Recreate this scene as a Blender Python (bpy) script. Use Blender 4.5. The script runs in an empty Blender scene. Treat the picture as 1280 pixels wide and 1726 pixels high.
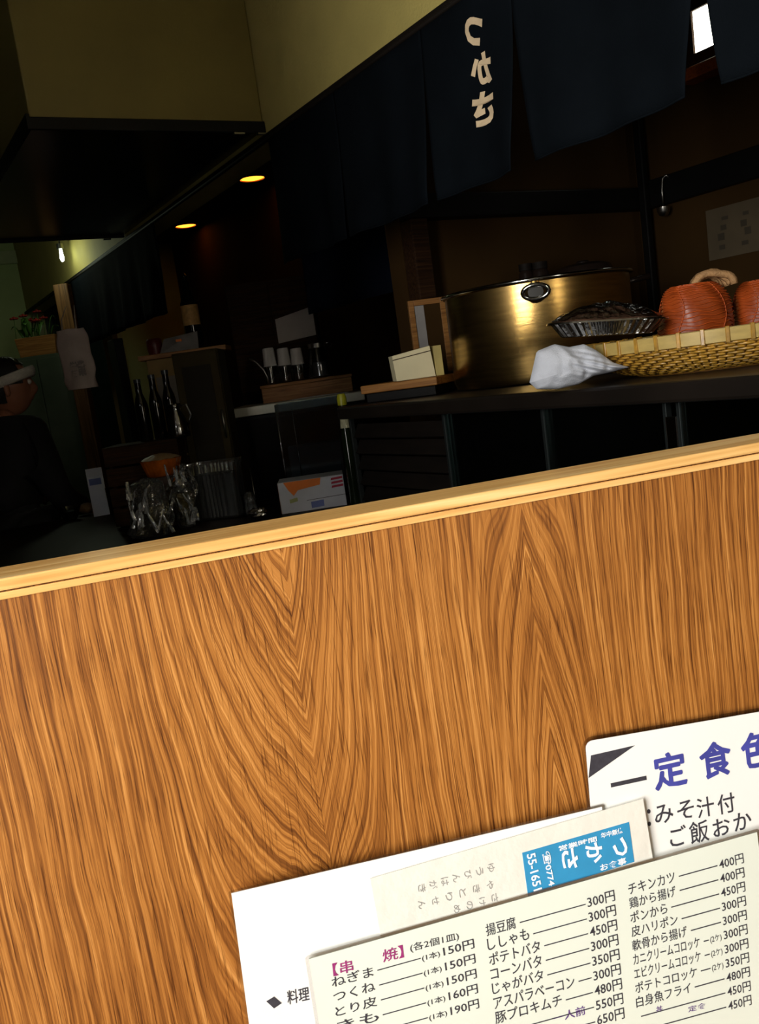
import bpy, bmesh, math, random
from mathutils import Vector, Matrix, noise

# ------------------------------------------------------------------ camera
S = bpy.context.scene
C = S.collection
R = math.radians
FPX = 1500.0                       # focal length in pixels of the 1280x1726 frame
CAM = Vector((0, 0, 1.25))
PITCH, ROLL = 9.0, -8.0
cd = bpy.data.cameras.new('camera')
cam = bpy.data.objects.new('camera', cd)
C.objects.link(cam)
cd.sensor_fit = 'VERTICAL'; cd.sensor_height = 36.0; cd.sensor_width = 36.0
cd.lens = 36.0 * FPX / 1726.0
cd.clip_start = 0.02; cd.clip_end = 60
CM = Matrix.Rotation(R(90 - PITCH), 4, 'X') @ Matrix.Rotation(R(ROLL), 4, 'Z')
cam.matrix_world = Matrix.Translation(CAM) @ CM
S.camera = cam

# ------------------------------------------------------------------ light
S.view_settings.view_transform = 'Standard'
S.view_settings.look = 'None'
S.view_settings.gamma = 1.0
S.view_settings.use_curve_mapping = False
S.view_settings.exposure = 0.0
w = bpy.data.worlds.new('dim_world'); S.world = w; w.use_nodes = True
w.node_tree.nodes['Background'].inputs[0].default_value = (0.5, 0.6, 0.8, 1)
w.node_tree.nodes['Background'].inputs[1].default_value = 0.004

DT = Vector((math.cos(R(30)), math.sin(R(30)), 0))     # across the kitchen curtain
DN = Vector((-math.sin(R(30)), math.cos(R(30)), 0))    # along the kitchen curtain
RZ = R(30)
def UV(u, v, z=0.0): return DT * u + DN * v + Vector((0, 0, z))

def area(name, loc, aim, sx, sy, power, col):
    l = bpy.data.lights.new(name, 'AREA'); l.shape = 'RECTANGLE'; l.size = sx; l.size_y = sy
    l.energy = power; l.color = col
    o = bpy.data.objects.new(name, l); C.objects.link(o); o.location = loc
    o.rotation_euler = (Vector(aim) - Vector(loc)).to_track_quat('-Z', 'Y').to_euler()
    return o
# daylight through the two windows of the dining side (openings in wall_left and wall_back)
area('daylight_side_window', UV(-1.42, -0.15, 1.53), UV(0, -0.15, 1.40), 1.0, 1.6, 122, (1.0, 0.97, 0.92))
area('daylight_back_window', UV(0.42, -2.32, 1.70), UV(0.9, 0, 1.4), 0.34, 1.3, 12, (1.0, 0.9, 0.72))

# ------------------------------------------------------------------ helpers
def ray(px, py):
    d = Vector(((px - 640) / FPX, -(py - 863) / FPX, -1.0))
    return (CM.to_3x3() @ d).normalized()
def at(px, py, y):
    d = ray(px, py); return CAM + d * (y / d.y)
def at_z(px, py, z):
    d = ray(px, py); return CAM + d * ((z - CAM.z) / d.z)
def on_plane(px, py, p, n):
    d = ray(px, py); return CAM + d * ((p - CAM).dot(n) / d.dot(n))
def lin(c):
    f = lambda x: x / 12.92 if x <= 0.04045 else ((x + 0.055) / 1.055) ** 2.4
    return tuple(f(v / 255.0) for v in c) + (1,)

def ntree(name):
    m = bpy.data.materials.new(name); m.use_nodes = True
    return m, m.node_tree, m.node_tree.nodes, m.node_tree.links, m.node_tree.nodes['Principled BSDF']

MATS = {}
def mat(name, col, rough=0.6, metal=0.0, var=0.15, scale=12.0, bump=0.0, bscale=None, stretch=(1, 1, 1),
        spec=0.5, emis=None, estr=0.0, aniso=0.0, sheen=0.0):
    if name in MATS: return MATS[name]
    m, nt, N, L, b = ntree(name)
    tc = N.new('ShaderNodeTexCoord'); mp = N.new('ShaderNodeMapping'); mp.inputs['Scale'].default_value = stretch
    L.new(tc.outputs['Object'], mp.inputs['Vector'])
    nz = N.new('ShaderNodeTexNoise'); nz.inputs['Scale'].default_value = scale; nz.inputs['Detail'].default_value = 5
    L.new(mp.outputs[0], nz.inputs['Vector'])
    cr = N.new('ShaderNodeValToRGB')
    a = lin(col)
    cr.color_ramp.elements[0].color = tuple(v * (1 - var) for v in a[:3]) + (1,)
    cr.color_ramp.elements[1].color = tuple(min(1, v * (1 + var)) for v in a[:3]) + (1,)
    cr.color_ramp.elements[0].position = 0.3; cr.color_ramp.elements[1].position = 0.7
    L.new(nz.outputs['Fac'], cr.inputs[0]); L.new(cr.outputs[0], b.inputs['Base Color'])
    b.inputs['Roughness'].default_value = rough; b.inputs['Metallic'].default_value = metal
    b.inputs['Specular IOR Level'].default_value = spec
    if aniso: b.inputs['Anisotropic'].default_value = aniso
    if sheen: b.inputs['Sheen Weight'].default_value = sheen
    if bump:
        n2 = N.new('ShaderNodeTexNoise'); n2.inputs['Scale'].default_value = bscale or scale * 4; n2.inputs['Detail'].default_value = 4
        L.new(mp.outputs[0], n2.inputs['Vector'])
        bp = N.new('ShaderNodeBump'); bp.inputs['Strength'].default_value = bump; bp.inputs['Distance'].default_value = 0.01
        L.new(n2.outputs['Fac'], bp.inputs['Height']); L.new(bp.outputs[0], b.inputs['Normal'])
    if emis:
        b.inputs['Emission Color'].default_value = lin(emis); b.inputs['Emission Strength'].default_value = estr
    MATS[name] = m
    return m

def clear_mat(name, tint=(1, 1, 1), gloss=0.25, rough=0.08, bump=0.0, bscale=30, milk=0.0):
    """thin clear plastic or glass: see-through with reflections"""
    if name in MATS: return MATS[name]
    m, nt, N, L, b = ntree(name)
    N.remove(b)
    out = N['Material Output']
    tr = N.new('ShaderNodeBsdfTransparent'); tr.inputs[0].default_value = tuple(tint) + (1,)
    gl = N.new('ShaderNodeBsdfGlossy'); gl.inputs['Roughness'].default_value = rough
    mx = N.new('ShaderNodeMixShader'); lw = N.new('ShaderNodeFresnel'); lw.inputs[0].default_value = 1.5
    ad = N.new('ShaderNodeMath'); ad.operation = 'ADD'; ad.use_clamp = True; ad.inputs[1].default_value = gloss
    L.new(lw.outputs[0], ad.inputs[0]); L.new(ad.outputs[0], mx.inputs[0])
    L.new(tr.outputs[0], mx.inputs[1]); L.new(gl.outputs[0], mx.inputs[2]); L.new(mx.outputs[0], out.inputs[0])
    tc = N.new('ShaderNodeTexCoord'); nz = N.new('ShaderNodeTexNoise'); nz.inputs['Scale'].default_value = bscale
    L.new(tc.outputs['Object'], nz.inputs['Vector'])
    bp = N.new('ShaderNodeBump'); bp.inputs['Strength'].default_value = bump; bp.inputs['Distance'].default_value = 0.02
    L.new(nz.outputs['Fac'], bp.inputs['Height']); L.new(bp.outputs[0], gl.inputs['Normal']); L.new(bp.outputs[0], lw.inputs['Normal'])
    if milk:
        df = N.new('ShaderNodeBsdfDiffuse'); df.inputs[0].default_value = (0.8, 0.84, 0.84, 1)
        m2 = N.new('ShaderNodeMixShader'); m2.inputs[0].default_value = milk
        L.new(mx.outputs[0], m2.inputs[1]); L.new(df.outputs[0], m2.inputs[2]); L.new(m2.outputs[0], out.inputs[0])
    MATS[name] = m
    return m

class MB:
    def __init__(s): s.v = []; s.f = []
    def add(s, vs, fs):
        o = len(s.v); s.v += [Vector(p) for p in vs]; s.f += [tuple(i + o for i in f) for f in fs]; return s
    def box(s, lo, hi, M=None):
        x0, y0, z0 = lo; x1, y1, z1 = hi
        vs = [Vector(p) for p in ((x0,y0,z0),(x1,y0,z0),(x1,y1,z0),(x0,y1,z0),(x0,y0,z1),(x1,y0,z1),(x1,y1,z1),(x0,y1,z1))]
        if M: vs = [M @ p for p in vs]
        return s.add(vs, [(0,3,2,1),(4,5,6,7),(0,1,5,4),(1,2,6,5),(2,3,7,6),(3,0,4,7)])
    def tube(s, pts, r, n=8, closed=False, cap=True, flat=1.0):
        pts = [Vector(p) for p in pts]; k = len(pts)
        rs = r if isinstance(r, (list, tuple)) else [r] * k
        up = Vector((0, 0, 1)); vs = []; fs = []; prev = None
        for i, p in enumerate(pts):
            a = pts[i - 1] if (i or closed) else p; b = pts[(i + 1) % k] if (i < k - 1 or closed) else p
            t = (b - a).normalized()
            if prev is None:
                x = t.cross(up)
                if x.length < 1e-4: x = t.cross(Vector((1, 0, 0)))
            else:
                x = prev - t * prev.dot(t)
            x.normalize(); prev = x; y = t.cross(x)
            for j in range(n):
                q = 2 * math.pi * j / n
                vs.append(p + x * math.cos(q) * rs[i] + y * math.sin(q) * rs[i] * flat)
        for i in range(k if closed else k - 1):
            for j in range(n):
                fs.append((i*n+j, i*n+(j+1)%n, ((i+1)%k)*n+(j+1)%n, ((i+1)%k)*n+j))
        if cap and not closed:
            fs.append(tuple(range(n))[::-1]); fs.append(tuple((k-1)*n+j for j in range(n)))
        return s.add(vs, fs)
    def lathe(s, prof, n=32, c=(0, 0, 0), mod=None, cap0=False, cap1=False):
        c = Vector(c); vs = []; fs = []
        for i, (r, z) in enumerate(prof):
            for j in range(n):
                q = 2 * math.pi * j / n; rr = r * (mod(q, i) if mod else 1.0)
                vs.append(c + Vector((rr * math.cos(q), rr * math.sin(q), z)))
        for i in range(len(prof) - 1):
            for j in range(n): fs.append((i*n+j, i*n+(j+1)%n, (i+1)*n+(j+1)%n, (i+1)*n+j))
        if cap0: fs.append(tuple(range(n))[::-1])
        if cap1: fs.append(tuple((len(prof)-1)*n+j for j in range(n)))
        return s.add(vs, fs)
    def grid(s, fn, nu, nv, thick=0.0):
        """fn(a,b) -> point, a and b in 0..1; thick gives the sheet a second side"""
        vs = [Vector(fn(i / nu, j / nv)) for i in range(nu + 1) for j in range(nv + 1)]
        W = nv + 1
        fs = [(i*W+j, (i+1)*W+j, (i+1)*W+j+1, i*W+j+1) for i in range(nu) for j in range(nv)]
        if thick:
            m = len(vs); nr = [Vector() for _ in vs]
            for f in fs:
                q = (vs[f[1]] - vs[f[0]]).cross(vs[f[3]] - vs[f[0]])
                for i in f: nr[i] = nr[i] + q
            vs2 = [p - (k.normalized() if k.length > 1e-12 else Vector((0,0,1))) * thick for p, k in zip(vs, nr)]
            fs2 = [tuple(i + m for i in f[::-1]) for f in fs]
            bd = [(i*W, (i+1)*W) for i in range(nu)] + [((i+1)*W+nv, i*W+nv) for i in range(nu)]
            bd += [(j+1, j) for j in range(nv)] + [(nu*W+j, nu*W+j+1) for j in range(nv)]
            fs = fs + fs2 + [(b, a, a + m, b + m) for a, b in bd]
            vs = vs + vs2
        return s.add(vs, fs)
    def ball(s, c, r, n=16, m=10, sc=(1, 1, 1)):
        c = Vector(c); vs = [c + Vector((0, 0, -r * sc[2]))]; fs = []
        for i in range(1, m):
            p = -math.pi / 2 + math.pi * i / m
            for j in range(n):
                q = 2 * math.pi * j / n
                vs.append(c + Vector((r*sc[0]*math.cos(p)*math.cos(q), r*sc[1]*math.cos(p)*math.sin(q), r*sc[2]*math.sin(p))))
        vs.append(c + Vector((0, 0, r * sc[2]))); e = len(vs) - 1
        for j in range(n):
            fs.append((0, 1+(j+1)%n, 1+j)); fs.append((e, 1+(m-2)*n+j, 1+(m-2)*n+(j+1)%n))
        for i in range(m - 2):
            for j in range(n): fs.append((1+i*n+j, 1+i*n+(j+1)%n, 1+(i+1)*n+(j+1)%n, 1+(i+1)*n+j))
        return s.add(vs, fs)
    def xf(s, M, start=0):
        for i in range(start, len(s.v)): s.v[i] = M @ s.v[i]
        return s
    def build(s, name, m, parent=None, loc=None, rz=0.0, smooth=None, bevel=0.0, seg=2):
        me = bpy.data.meshes.new(name)
        me.from_pydata([tuple(p) for p in s.v], [], s.f)
        bm = bmesh.new(); bm.from_mesh(me)
        bmesh.ops.recalc_face_normals(bm, faces=bm.faces)
        if bevel:
            bmesh.ops.bevel(bm, geom=[e for e in bm.edges if e.is_manifold and e.calc_face_angle(0) > 0.5], offset=bevel, segments=seg, profile=0.5, affect='EDGES', clamp_overlap=True)
        bm.to_mesh(me); bm.free()
        if smooth is not None:
            me.shade_smooth()
            if smooth < 180: me.set_sharp_from_angle(angle=R(smooth))
        me.materials.append(m)
        o = bpy.data.objects.new(name, me); C.objects.link(o)
        if parent: o.parent = parent
        if loc is not None: o.location = loc
        if rz: o.rotation_euler = (0, 0, rz)
        return o

def tag(o, label, cat, group=None, kind=None):
    o['label'] = label; o['category'] = cat
    if group: o['group'] = group
    if kind: o['kind'] = kind
    return o
def thing(name, label, cat, loc=(0, 0, 0), rz=0.0, group=None):
    o = bpy.data.objects.new(name, None); o.empty_display_size = 0.05; C.objects.link(o)
    o.location = loc; o.rotation_euler = (0, 0, rz)
    return tag(o, label, cat, group)
def struct(o):
    o['kind'] = 'structure'; return o

def text_verts(s, size, bold=0.0, spacing=1.0, res=3):
    c = bpy.data.curves.new('lettering', 'FONT'); c.body = s; c.size = size; c.offset = bold
    c.space_character = spacing; c.resolution_u = res
    o = bpy.data.objects.new('lettering', c)
    me = bpy.data.meshes.new_from_object(o)
    vs = [v.co.copy() for v in me.vertices]; fs = [tuple(p.vertices) for p in me.polygons]
    bpy.data.objects.remove(o); bpy.data.curves.remove(c); bpy.data.meshes.remove(me)
    return vs, fs

# ------------------------------------------------------------------ materials of wood
def oak_panel():
    """flat-sawn oak veneer: two logs cut lengthwise give the cathedral figure"""
    m, nt, N, L, b = ntree('oak_veneer')
    tc = N.new('ShaderNodeTexCoord'); sp = N.new('ShaderNodeSeparateXYZ'); L.new(tc.outputs['Object'], sp.inputs[0])
    def mth(op, a, c, clamp=False):
        n = N.new('ShaderNodeMath'); n.operation = op; n.use_clamp = clamp
        for i, q in enumerate((a, c)):
            if q is None: continue
            if isinstance(q, (int, float)): n.inputs[i].default_value = q
            else: L.new(q, n.inputs[i])
        return n.outputs[0]
    def nz(scale, st, det=3, rough=0.5):
        mp = N.new('ShaderNodeMapping'); mp.inputs['Scale'].default_value = st; L.new(tc.outputs['Object'], mp.inputs[0])
        n = N.new('ShaderNodeTexNoise'); n.inputs['Scale'].default_value = scale; n.inputs['Detail'].default_value = det
        n.inputs['Roughness'].default_value = rough
        L.new(mp.outputs[0], n.inputs['Vector']); return n.outputs['Fac']
    X, Z = sp.outputs[0], sp.outputs[2]
    wob = mth('MULTIPLY', mth('SUBTRACT', nz(1.0, (9, 1, 5), 2), 0.5), 0.014)
    wob2 = mth('MULTIPLY', mth('SUBTRACT', nz(1.0, (60, 1, 12), 3), 0.5), 0.0045)
    Xw = mth('ADD', mth('ADD', X, wob), wob2)
    Zw = mth('ADD', Z, mth('MULTIPLY', wob2, 3.0))
    def log(cx, z0, tau, w_, left, right):
        d = mth('SUBTRACT', Xw, cx)
        d = mth('ADD', mth('MULTIPLY', d, (right - left) / 2), mth('MULTIPLY', mth('ABSOLUTE', d, None), (right + left) / 2))   # left and right flanks differ
        dd = mth('DIVIDE', d, w_)
        W = mth('POWER', 2.71828, mth('MULTIPLY', mth('MULTIPLY', dd, dd), -1.0))
        return mth('ADD', d, mth('MULTIPLY', mth('MULTIPLY', mth('SUBTRACT', Zw, z0), tau), W))
    r1 = log(LOG1X, 1.03, -0.40, 0.046, 0.80, 1.25); r2 = log(LOG2X, 1.00, 0.20, 0.030, 1.0, 1.0)
    sel = mth('MULTIPLY_ADD', mth('SUBTRACT', Xw, LOGMID), 60.0, True); 
    selN = sel.node; selN.inputs[2].default_value = 0.5
    mixn = N.new('ShaderNodeMix'); mixn.data_type = 'FLOAT'
    L.new(sel, mixn.inputs[0]); L.new(r1, mixn.inputs[2]); L.new(r2, mixn.inputs[3])
    r = mixn.outputs[0]
    ring = mth('SINE', mth('MULTIPLY', r, 2 * math.pi / 0.0034), None)         # ~4 mm growth rings
    ring = mth('MULTIPLY_ADD', ring, 0.5); ring.node.inputs[2].default_value = 0.5
    broad = mth('SINE', mth('MULTIPLY', r, 2 * math.pi / 0.0098), None)
    broad = mth('MULTIPLY_ADD', broad, 0.5); broad.node.inputs[2].default_value = 0.5
    cv = N.new('ShaderNodeCombineXYZ'); L.new(r, cv.inputs[0]); L.new(Z, cv.inputs[2])
    L.new(sel, cv.inputs[1])
    def nzr(st, det, rough):
        mp = N.new('ShaderNodeMapping'); mp.inputs['Scale'].default_value = st; L.new(cv.outputs[0], mp.inputs[0])
        n = N.new('ShaderNodeTexNoise'); n.inputs['Scale'].default_value = 1.0; n.inputs['Detail'].default_value = det; n.inputs['Roughness'].default_value = rough
        L.new(mp.outputs[0], n.inputs['Vector']); return n.outputs['Fac']
    streak = nzr((1250, 3, 10), 3, 0.6)
    pores = nz(1.0, (1000, 1, 24), 2, 0.6)
    large = nz(1.0, (7, 1, 3.5), 3)
    fine = nzr((560, 3, 5), 3, 0.55)
    v = mth('ADD', mth('MULTIPLY', ring, 0.07), mth('MULTIPLY', streak, 0.52)); v = mth('ADD', v, mth('MULTIPLY', fine, 0.34))
    v = mth('ADD', v, mth('MULTIPLY', broad, 0.07)); v = mth('ADD', v, mth('MULTIPLY', large, 0.20))
    cr = N.new('ShaderNodeValToRGB'); E = cr.color_ramp.elements
    E[0].position = 0.44; E[0].color = lin((86, 47, 18)); E[1].position = 0.78; E[1].color = lin((204, 144, 76))
    e = E.new(0.56); e.color = lin((135, 82, 33)); e = E.new(0.65); e.color = lin((168, 109, 48))
    L.new(v, cr.inputs[0])
    pr = N.new('ShaderNodeValToRGB'); pr.color_ramp.elements[0].position = 0.33; pr.color_ramp.elements[0].color = (0.40, 0.33, 0.26, 1)
    pr.color_ramp.elements[1].position = 0.46; pr.color_ramp.elements[1].color = (1, 1, 1, 1)
    L.new(pores, pr.inputs[0])
    mx = N.new('ShaderNodeMix'); mx.data_type = 'RGBA'; mx.blend_type = 'MULTIPLY'; mx.inputs[0].default_value = 1.0
    L.new(cr.outputs[0], mx.inputs[6]); L.new(pr.outputs[0], mx.inputs[7]); L.new(mx.outputs[2], b.inputs['Base Color'])
    b.inputs['Roughness'].default_value = 0.38; b.inputs['Specular IOR Level'].default_value = 0.45
    bp = N.new('ShaderNodeBump'); bp.inputs['Strength'].default_value = 0.12; bp.inputs['Distance'].default_value = 0.001
    L.new(v, bp.inputs['Height']); L.new(bp.outputs[0], b.inputs['Normal'])
    return m

def plank_wood(name, dark, mid, light, rough=0.5, st=(6, 160, 160), spec=0.3):
    """solid wood with the grain running along local X"""
    if name in MATS: return MATS[name]
    m, nt, N, L, b = ntree(name)
    tc = N.new('ShaderNodeTexCoord'); mp = N.new('ShaderNodeMapping'); mp.inputs['Scale'].default_value = st
    L.new(tc.outputs['Object'], mp.inputs[0])
    n = N.new('ShaderNodeTexNoise'); n.inputs['Scale'].default_value = 1.0; n.inputs['Detail'].default_value = 5; n.inputs['Distortion'].default_value = 0.6
    L.new(mp.outputs[0], n.inputs['Vector'])
    cr = N.new('ShaderNodeValToRGB'); E = cr.color_ramp.elements
    E[0].position = 0.30; E[0].color = lin(dark); E[1].position = 0.72; E[1].color = lin(light)
    e = E.new(0.5); e.color = lin(mid)
    L.new(n.outputs['Fac'], cr.inputs[0]); L.new(cr.outputs[0], b.inputs['Base Color'])
    b.inputs['Roughness'].default_value = rough; b.inputs['Specular IOR Level'].default_value = spec
    bp = N.new('ShaderNodeBump'); bp.inputs['Strength'].default_value = 0.15; bp.inputs['Distance'].default_value = 0.002
    L.new(n.outputs['Fac'], bp.inputs['Height']); L.new(bp.outputs[0], b.inputs['Normal'])
    MATS[name] = m
    return m

# ------------------------------------------------------------------ places measured once
CAPZ = 1.165
PA, PB = at_z(0, 975, CAPZ), at_z(1280, 745, CAPZ)
PDIR = (PB - PA); PDIR.z = 0; PDIR.normalize()
PRZ = math.atan2(PDIR.y, PDIR.x)
PN = Vector((PDIR.y, -PDIR.x, 0))                 # towards the diner
PORG = PA - PDIR * 0.55; PORG.z = 0
PLEN = 1.75
def part_x(px, py): return (on_plane(px, py, PORG, PN) - PORG).dot(PDIR)
LOG1X, LOG2X, LOGMID = part_x(515, 1200), part_x(915, 1150), part_x(735, 1100)
U0 = 1.30                                         # plane of the curtain and the wall over it
RAILZ, HEMZ = 2.0, 1.612
CTZ = 1.165                                       # top of the tall counter
WKZ = 0.85                                        # top of the low service counter
V_A = 2.25; U_R = 2.5; V_FAR = 7.0; U_L = -1.3; V_B = -2.2

# ------------------------------------------------------------------ the setting
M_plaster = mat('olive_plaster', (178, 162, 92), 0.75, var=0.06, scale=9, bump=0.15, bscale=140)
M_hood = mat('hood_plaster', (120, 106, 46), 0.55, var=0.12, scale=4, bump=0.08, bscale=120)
M_brown = mat('kitchen_wall_brown', (58, 40, 17), 0.85, var=0.18, scale=3, bump=0.1, spec=0.1)
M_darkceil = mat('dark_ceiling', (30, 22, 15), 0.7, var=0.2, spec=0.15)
M_ceil = mat('dining_ceiling', (120, 112, 92), 0.8, var=0.06)
M_floor = mat('dark_floor_tile', (62, 52, 44), 0.5, var=0.25, scale=3)
M_green = mat('pale_green_wall', (176, 196, 132), 0.7, var=0.1, scale=3)
M_black = mat('black_paint', (12, 11, 10), 0.55, var=0.2, spec=0.2)
M_blackwood = mat('blackened_wood', (20, 15, 11), 0.7, var=0.3, stretch=(1, 1, 8), spec=0.15)
M_steel = mat('brushed_steel', (168, 166, 160), 0.28, metal=1.0, var=0.1, stretch=(1, 1, 30))
M_chrome = mat('chrome', (210, 210, 206), 0.12, metal=1.0, var=0.04)
M_white = mat('white_paper', (236, 236, 232), 0.6, var=0.02)
M_cream = mat('cream_board', (150, 124, 78), 0.8, var=0.1, spec=.1)
M_dwood = plank_wood('dark_wood', (30, 18, 9), (46, 28, 14), (62, 40, 21), 0.7, spec=0.1)
M_mwood = plank_wood('honey_wood', (118, 76, 34), (150, 102, 50), (178, 128, 70), 0.5)
M_pine = plank_wood('pine_edge', (204, 150, 82), (230, 182, 112), (246, 210, 148), 0.35, st=(5, 130, 130))

def uvbox(mb, u0, u1, v0, v1, z0, z1):
    return mb.box((u0, v0, z0), (u1, v1, z1))       # local frame of things rotated by RZ
def ubuild(mb, name, m, **k): return mb.build(name, m, rz=RZ, **k)

struct(ubuild(uvbox(MB(), -1.6, 2.7, -2.4, 7.2, -0.1, 0.0), 'floor', M_floor))
struct(ubuild(uvbox(MB(), -1.6, U0 + 0.10, -2.4, 7.2, 2.75, 2.85), 'ceiling', M_ceil))
struct(ubuild(uvbox(MB(), U0 + 0.10, 2.7, -2.4, 7.2, 2.45, 2.55), 'ceiling_kitchen', M_darkceil))
b = MB()                                            # left wall with a window opening
uvbox(b, -1.4, U_L, -2.3, -0.65, 0, 2.75); uvbox(b, -1.4, U_L, 0.35, 7.1, 0, 2.75)
uvbox(b, -1.4, U_L, -0.65, 0.35, 0, 0.72); uvbox(b, -1.4, U_L, -0.65, 0.35, 2.34, 2.75)
struct(ubuild(b, 'wall_left', M_brown))
b = MB()                                            # back wall with a narrow window opening
uvbox(b, -1.3, 0.22, -2.3, V_B, 0, 2.75); uvbox(b, 0.62, 2.6, -2.3, V_B, 0, 2.75)
uvbox(b, 0.22, 0.62, -2.3, V_B, 0, 1.0); uvbox(b, 0.22, 0.62, -2.3, V_B, 2.4, 2.75)
struct(ubuild(b, 'wall_back', M_brown))
struct(ubuild(uvbox(MB(), -1.4, 2.6, V_FAR, V_FAR + 0.1, 0, 2.75), 'wall_far', M_green))
# right wall of the kitchen with the small bright window
wp = on_plane(1195, 45, DT * U_R, DT); wv, wz = wp.dot(DN), wp.z
b = MB()
uvbox(b, U_R, U_R + 0.1, -2.3, wv - 0.06, 0, 2.45); uvbox(b, U_R, U_R + 0.1, wv + 0.06, 7.1, 0, 2.45)
uvbox(b, U_R, U_R + 0.1, wv - 0.06, wv + 0.06, 0, wz - 0.07); uvbox(b, U_R, U_R + 0.1, wv - 0.06, wv + 0.06, wz + 0.07, 2.45)
struct(ubuild(b, 'wall_right', M_brown))
struct(ubuild(uvbox(MB(), 1.50, U_R, V_A, V_A + 0.08, 0, 2.45), 'wall_kitchen', M_brown))
# wall over the curtain
struct(ubuild(uvbox(MB(), U0 + 0.02, U0 + 0.12, -2.2, 7.0, RAILZ, 2.75), 'wall_upper', M_plaster))
# window frames
def window(name, boxes, pane, m_pane):
    b = MB()
    for q in boxes: uvbox(b, *q)
    f = struct(ubuild(b, name, M_dwood)); p = MB(); uvbox(p, *pane)
    p.build('pane', m_pane, parent=f)
    return f
M_glass = clear_mat('window_glass', gloss=0.02, rough=0.02)
M_lit = mat('bright_daylight_pane', (255, 255, 240), 0.5, var=0.02, emis=(255, 255, 236), estr=6.0)
window('window_1', [(-1.39, -1.28, -0.69, -0.65, 0.68, 2.38), (-1.39, -1.28, 0.35, 0.39, 0.68, 2.38), (-1.39, -1.28, -0.65, 0.35, 0.68, 0.72), (-1.39, -1.28, -0.65, 0.35, 2.34, 2.38), (-1.37, -1.33, -0.165, -0.135, 0.72, 2.34)],
       (-1.352, -1.348, -0.65, 0.35, 0.72, 2.34), M_glass)
window('window_2', [(0.18, 0.22, -2.28, -2.18, 0.96, 2.44), (0.62, 0.66, -2.28, -2.18, 0.96, 2.44), (0.22, 0.62, -2.28, -2.18, 0.96, 1.0), (0.22, 0.62, -2.28, -2.18, 2.4, 2.44)],
       (0.22, 0.62, -2.245, -2.24, 1.0, 2.4), M_glass)
window('window_3', [(U_R - .015, U_R + .09, wv - .08, wv - .05, wz - .09, wz + .09), (U_R - .015, U_R + .09, wv + .05, wv + .08, wz - .09, wz + .09),
                    (U_R - .015, U_R + .09, wv - .05, wv + .05, wz - .09, wz - .062), (U_R - .015, U_R + .09, wv - .05, wv + .05, wz + .062, wz + .09)],
       (U_R - .006, U_R + .004, wv - .0498, wv + .0498, wz - .0618, wz + .0618), M_lit)
# dark timbers on the kitchen walls
sh = at(900, 345, 2.95).z
struct(ubuild(uvbox(MB(), 1.50, U_R, V_A - 0.05, V_A - 0.002, sh - 0.035, sh + 0.035), 'trim_1', M_black, bevel=0.004))
struct(ubuild(uvbox(MB(), U_R - 0.035, U_R - 0.002, -2.0, V_A - 0.05, sh - 0.04, sh + 0.05), 'trim_2', M_black, bevel=0.004))
struct(ubuild(uvbox(MB(), U_R - 0.06, U_R - 0.036, V_A - 0.085, V_A - 0.055, 0, 2.45), 'trim_3', M_black, bevel=0.004))
struct(ubuild(uvbox(MB(), U0 + 0.002, U0 + 0.0195, -2.2, 7.0, RAILZ, RAILZ + 0.02), 'trim_4', M_blackwood, bevel=0.004))
struct(ubuild(uvbox(MB(), 1.50, 1.56, V_A - 0.06, V_A - 0.002, 0, sh - 0.036), 'trim_5', M_dwood, bevel=0.004))

# lowered hood box that crosses the room beside the curtain
HBZ = RAILZ + 0.022
hn, hf = on_plane(447, 225, DT * (U0 + 0.018), DT).dot(DN), at_z(225, 402, HBZ).dot(DN)
hl = at_z(45, 240, HBZ).dot(DT)
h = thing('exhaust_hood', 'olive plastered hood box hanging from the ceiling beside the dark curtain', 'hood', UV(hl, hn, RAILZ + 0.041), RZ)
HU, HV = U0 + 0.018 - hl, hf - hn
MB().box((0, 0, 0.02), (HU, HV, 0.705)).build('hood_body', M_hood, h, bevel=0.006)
o = MB().box((0, 0.0, 0), (HU, HV, 0.019)).build('hood_underside', mat('glossy_dark_panel', (26, 32, 38), 0.22, var=0.3, scale=3), h); o['label'] = 'glossy blue black underside panel'
MB().box((-0.008, -0.010, -0.012), (HU, -0.001, 0.022)).build('edge_strip', M_black, h, bevel=0.002)
MB().box((-0.008, HV + 0.001, -0.012), (HU, HV + 0.010, 0.02)).build('edge_strip', M_black, h, bevel=0.002)
MB().box((-0.012, -0.010, -0.012), (-0.001, HV + 0.01, 0.03)).build('edge_strip', M_black, h, bevel=0.002)
for y, x in ((-0.013, HU - 0.03), (-0.013, HU - 0.11), (HV + 0.004, HU - 0.1)):
    MB().box((x, y, -0.018), (x + 0.035, y + 0.012, -0.013)).build('clip', M_chrome, h)

# ------------------------------------------------------------------ partition in front of the diner
p = thing('wooden_partition', 'oak veneered partition with a pale solid wood cap across the foreground', 'partition', PORG, PRZ)
MB().box((0, 0, 0), (PLEN, 0.040, CAPZ - 0.0075)).build('panel', oak_panel(), p)
MB().box((0, -0.0020, CAPZ - 0.0070), (PLEN, 0.042, CAPZ)).build('cap_board', M_pine, p, bevel=0.0012)
MB().box((0, -0.0012, CAPZ - 0.0120), (PLEN, -0.0001, CAPZ - 0.0078)).build('cap_lip', M_pine, p, bevel=0.0004)

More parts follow.
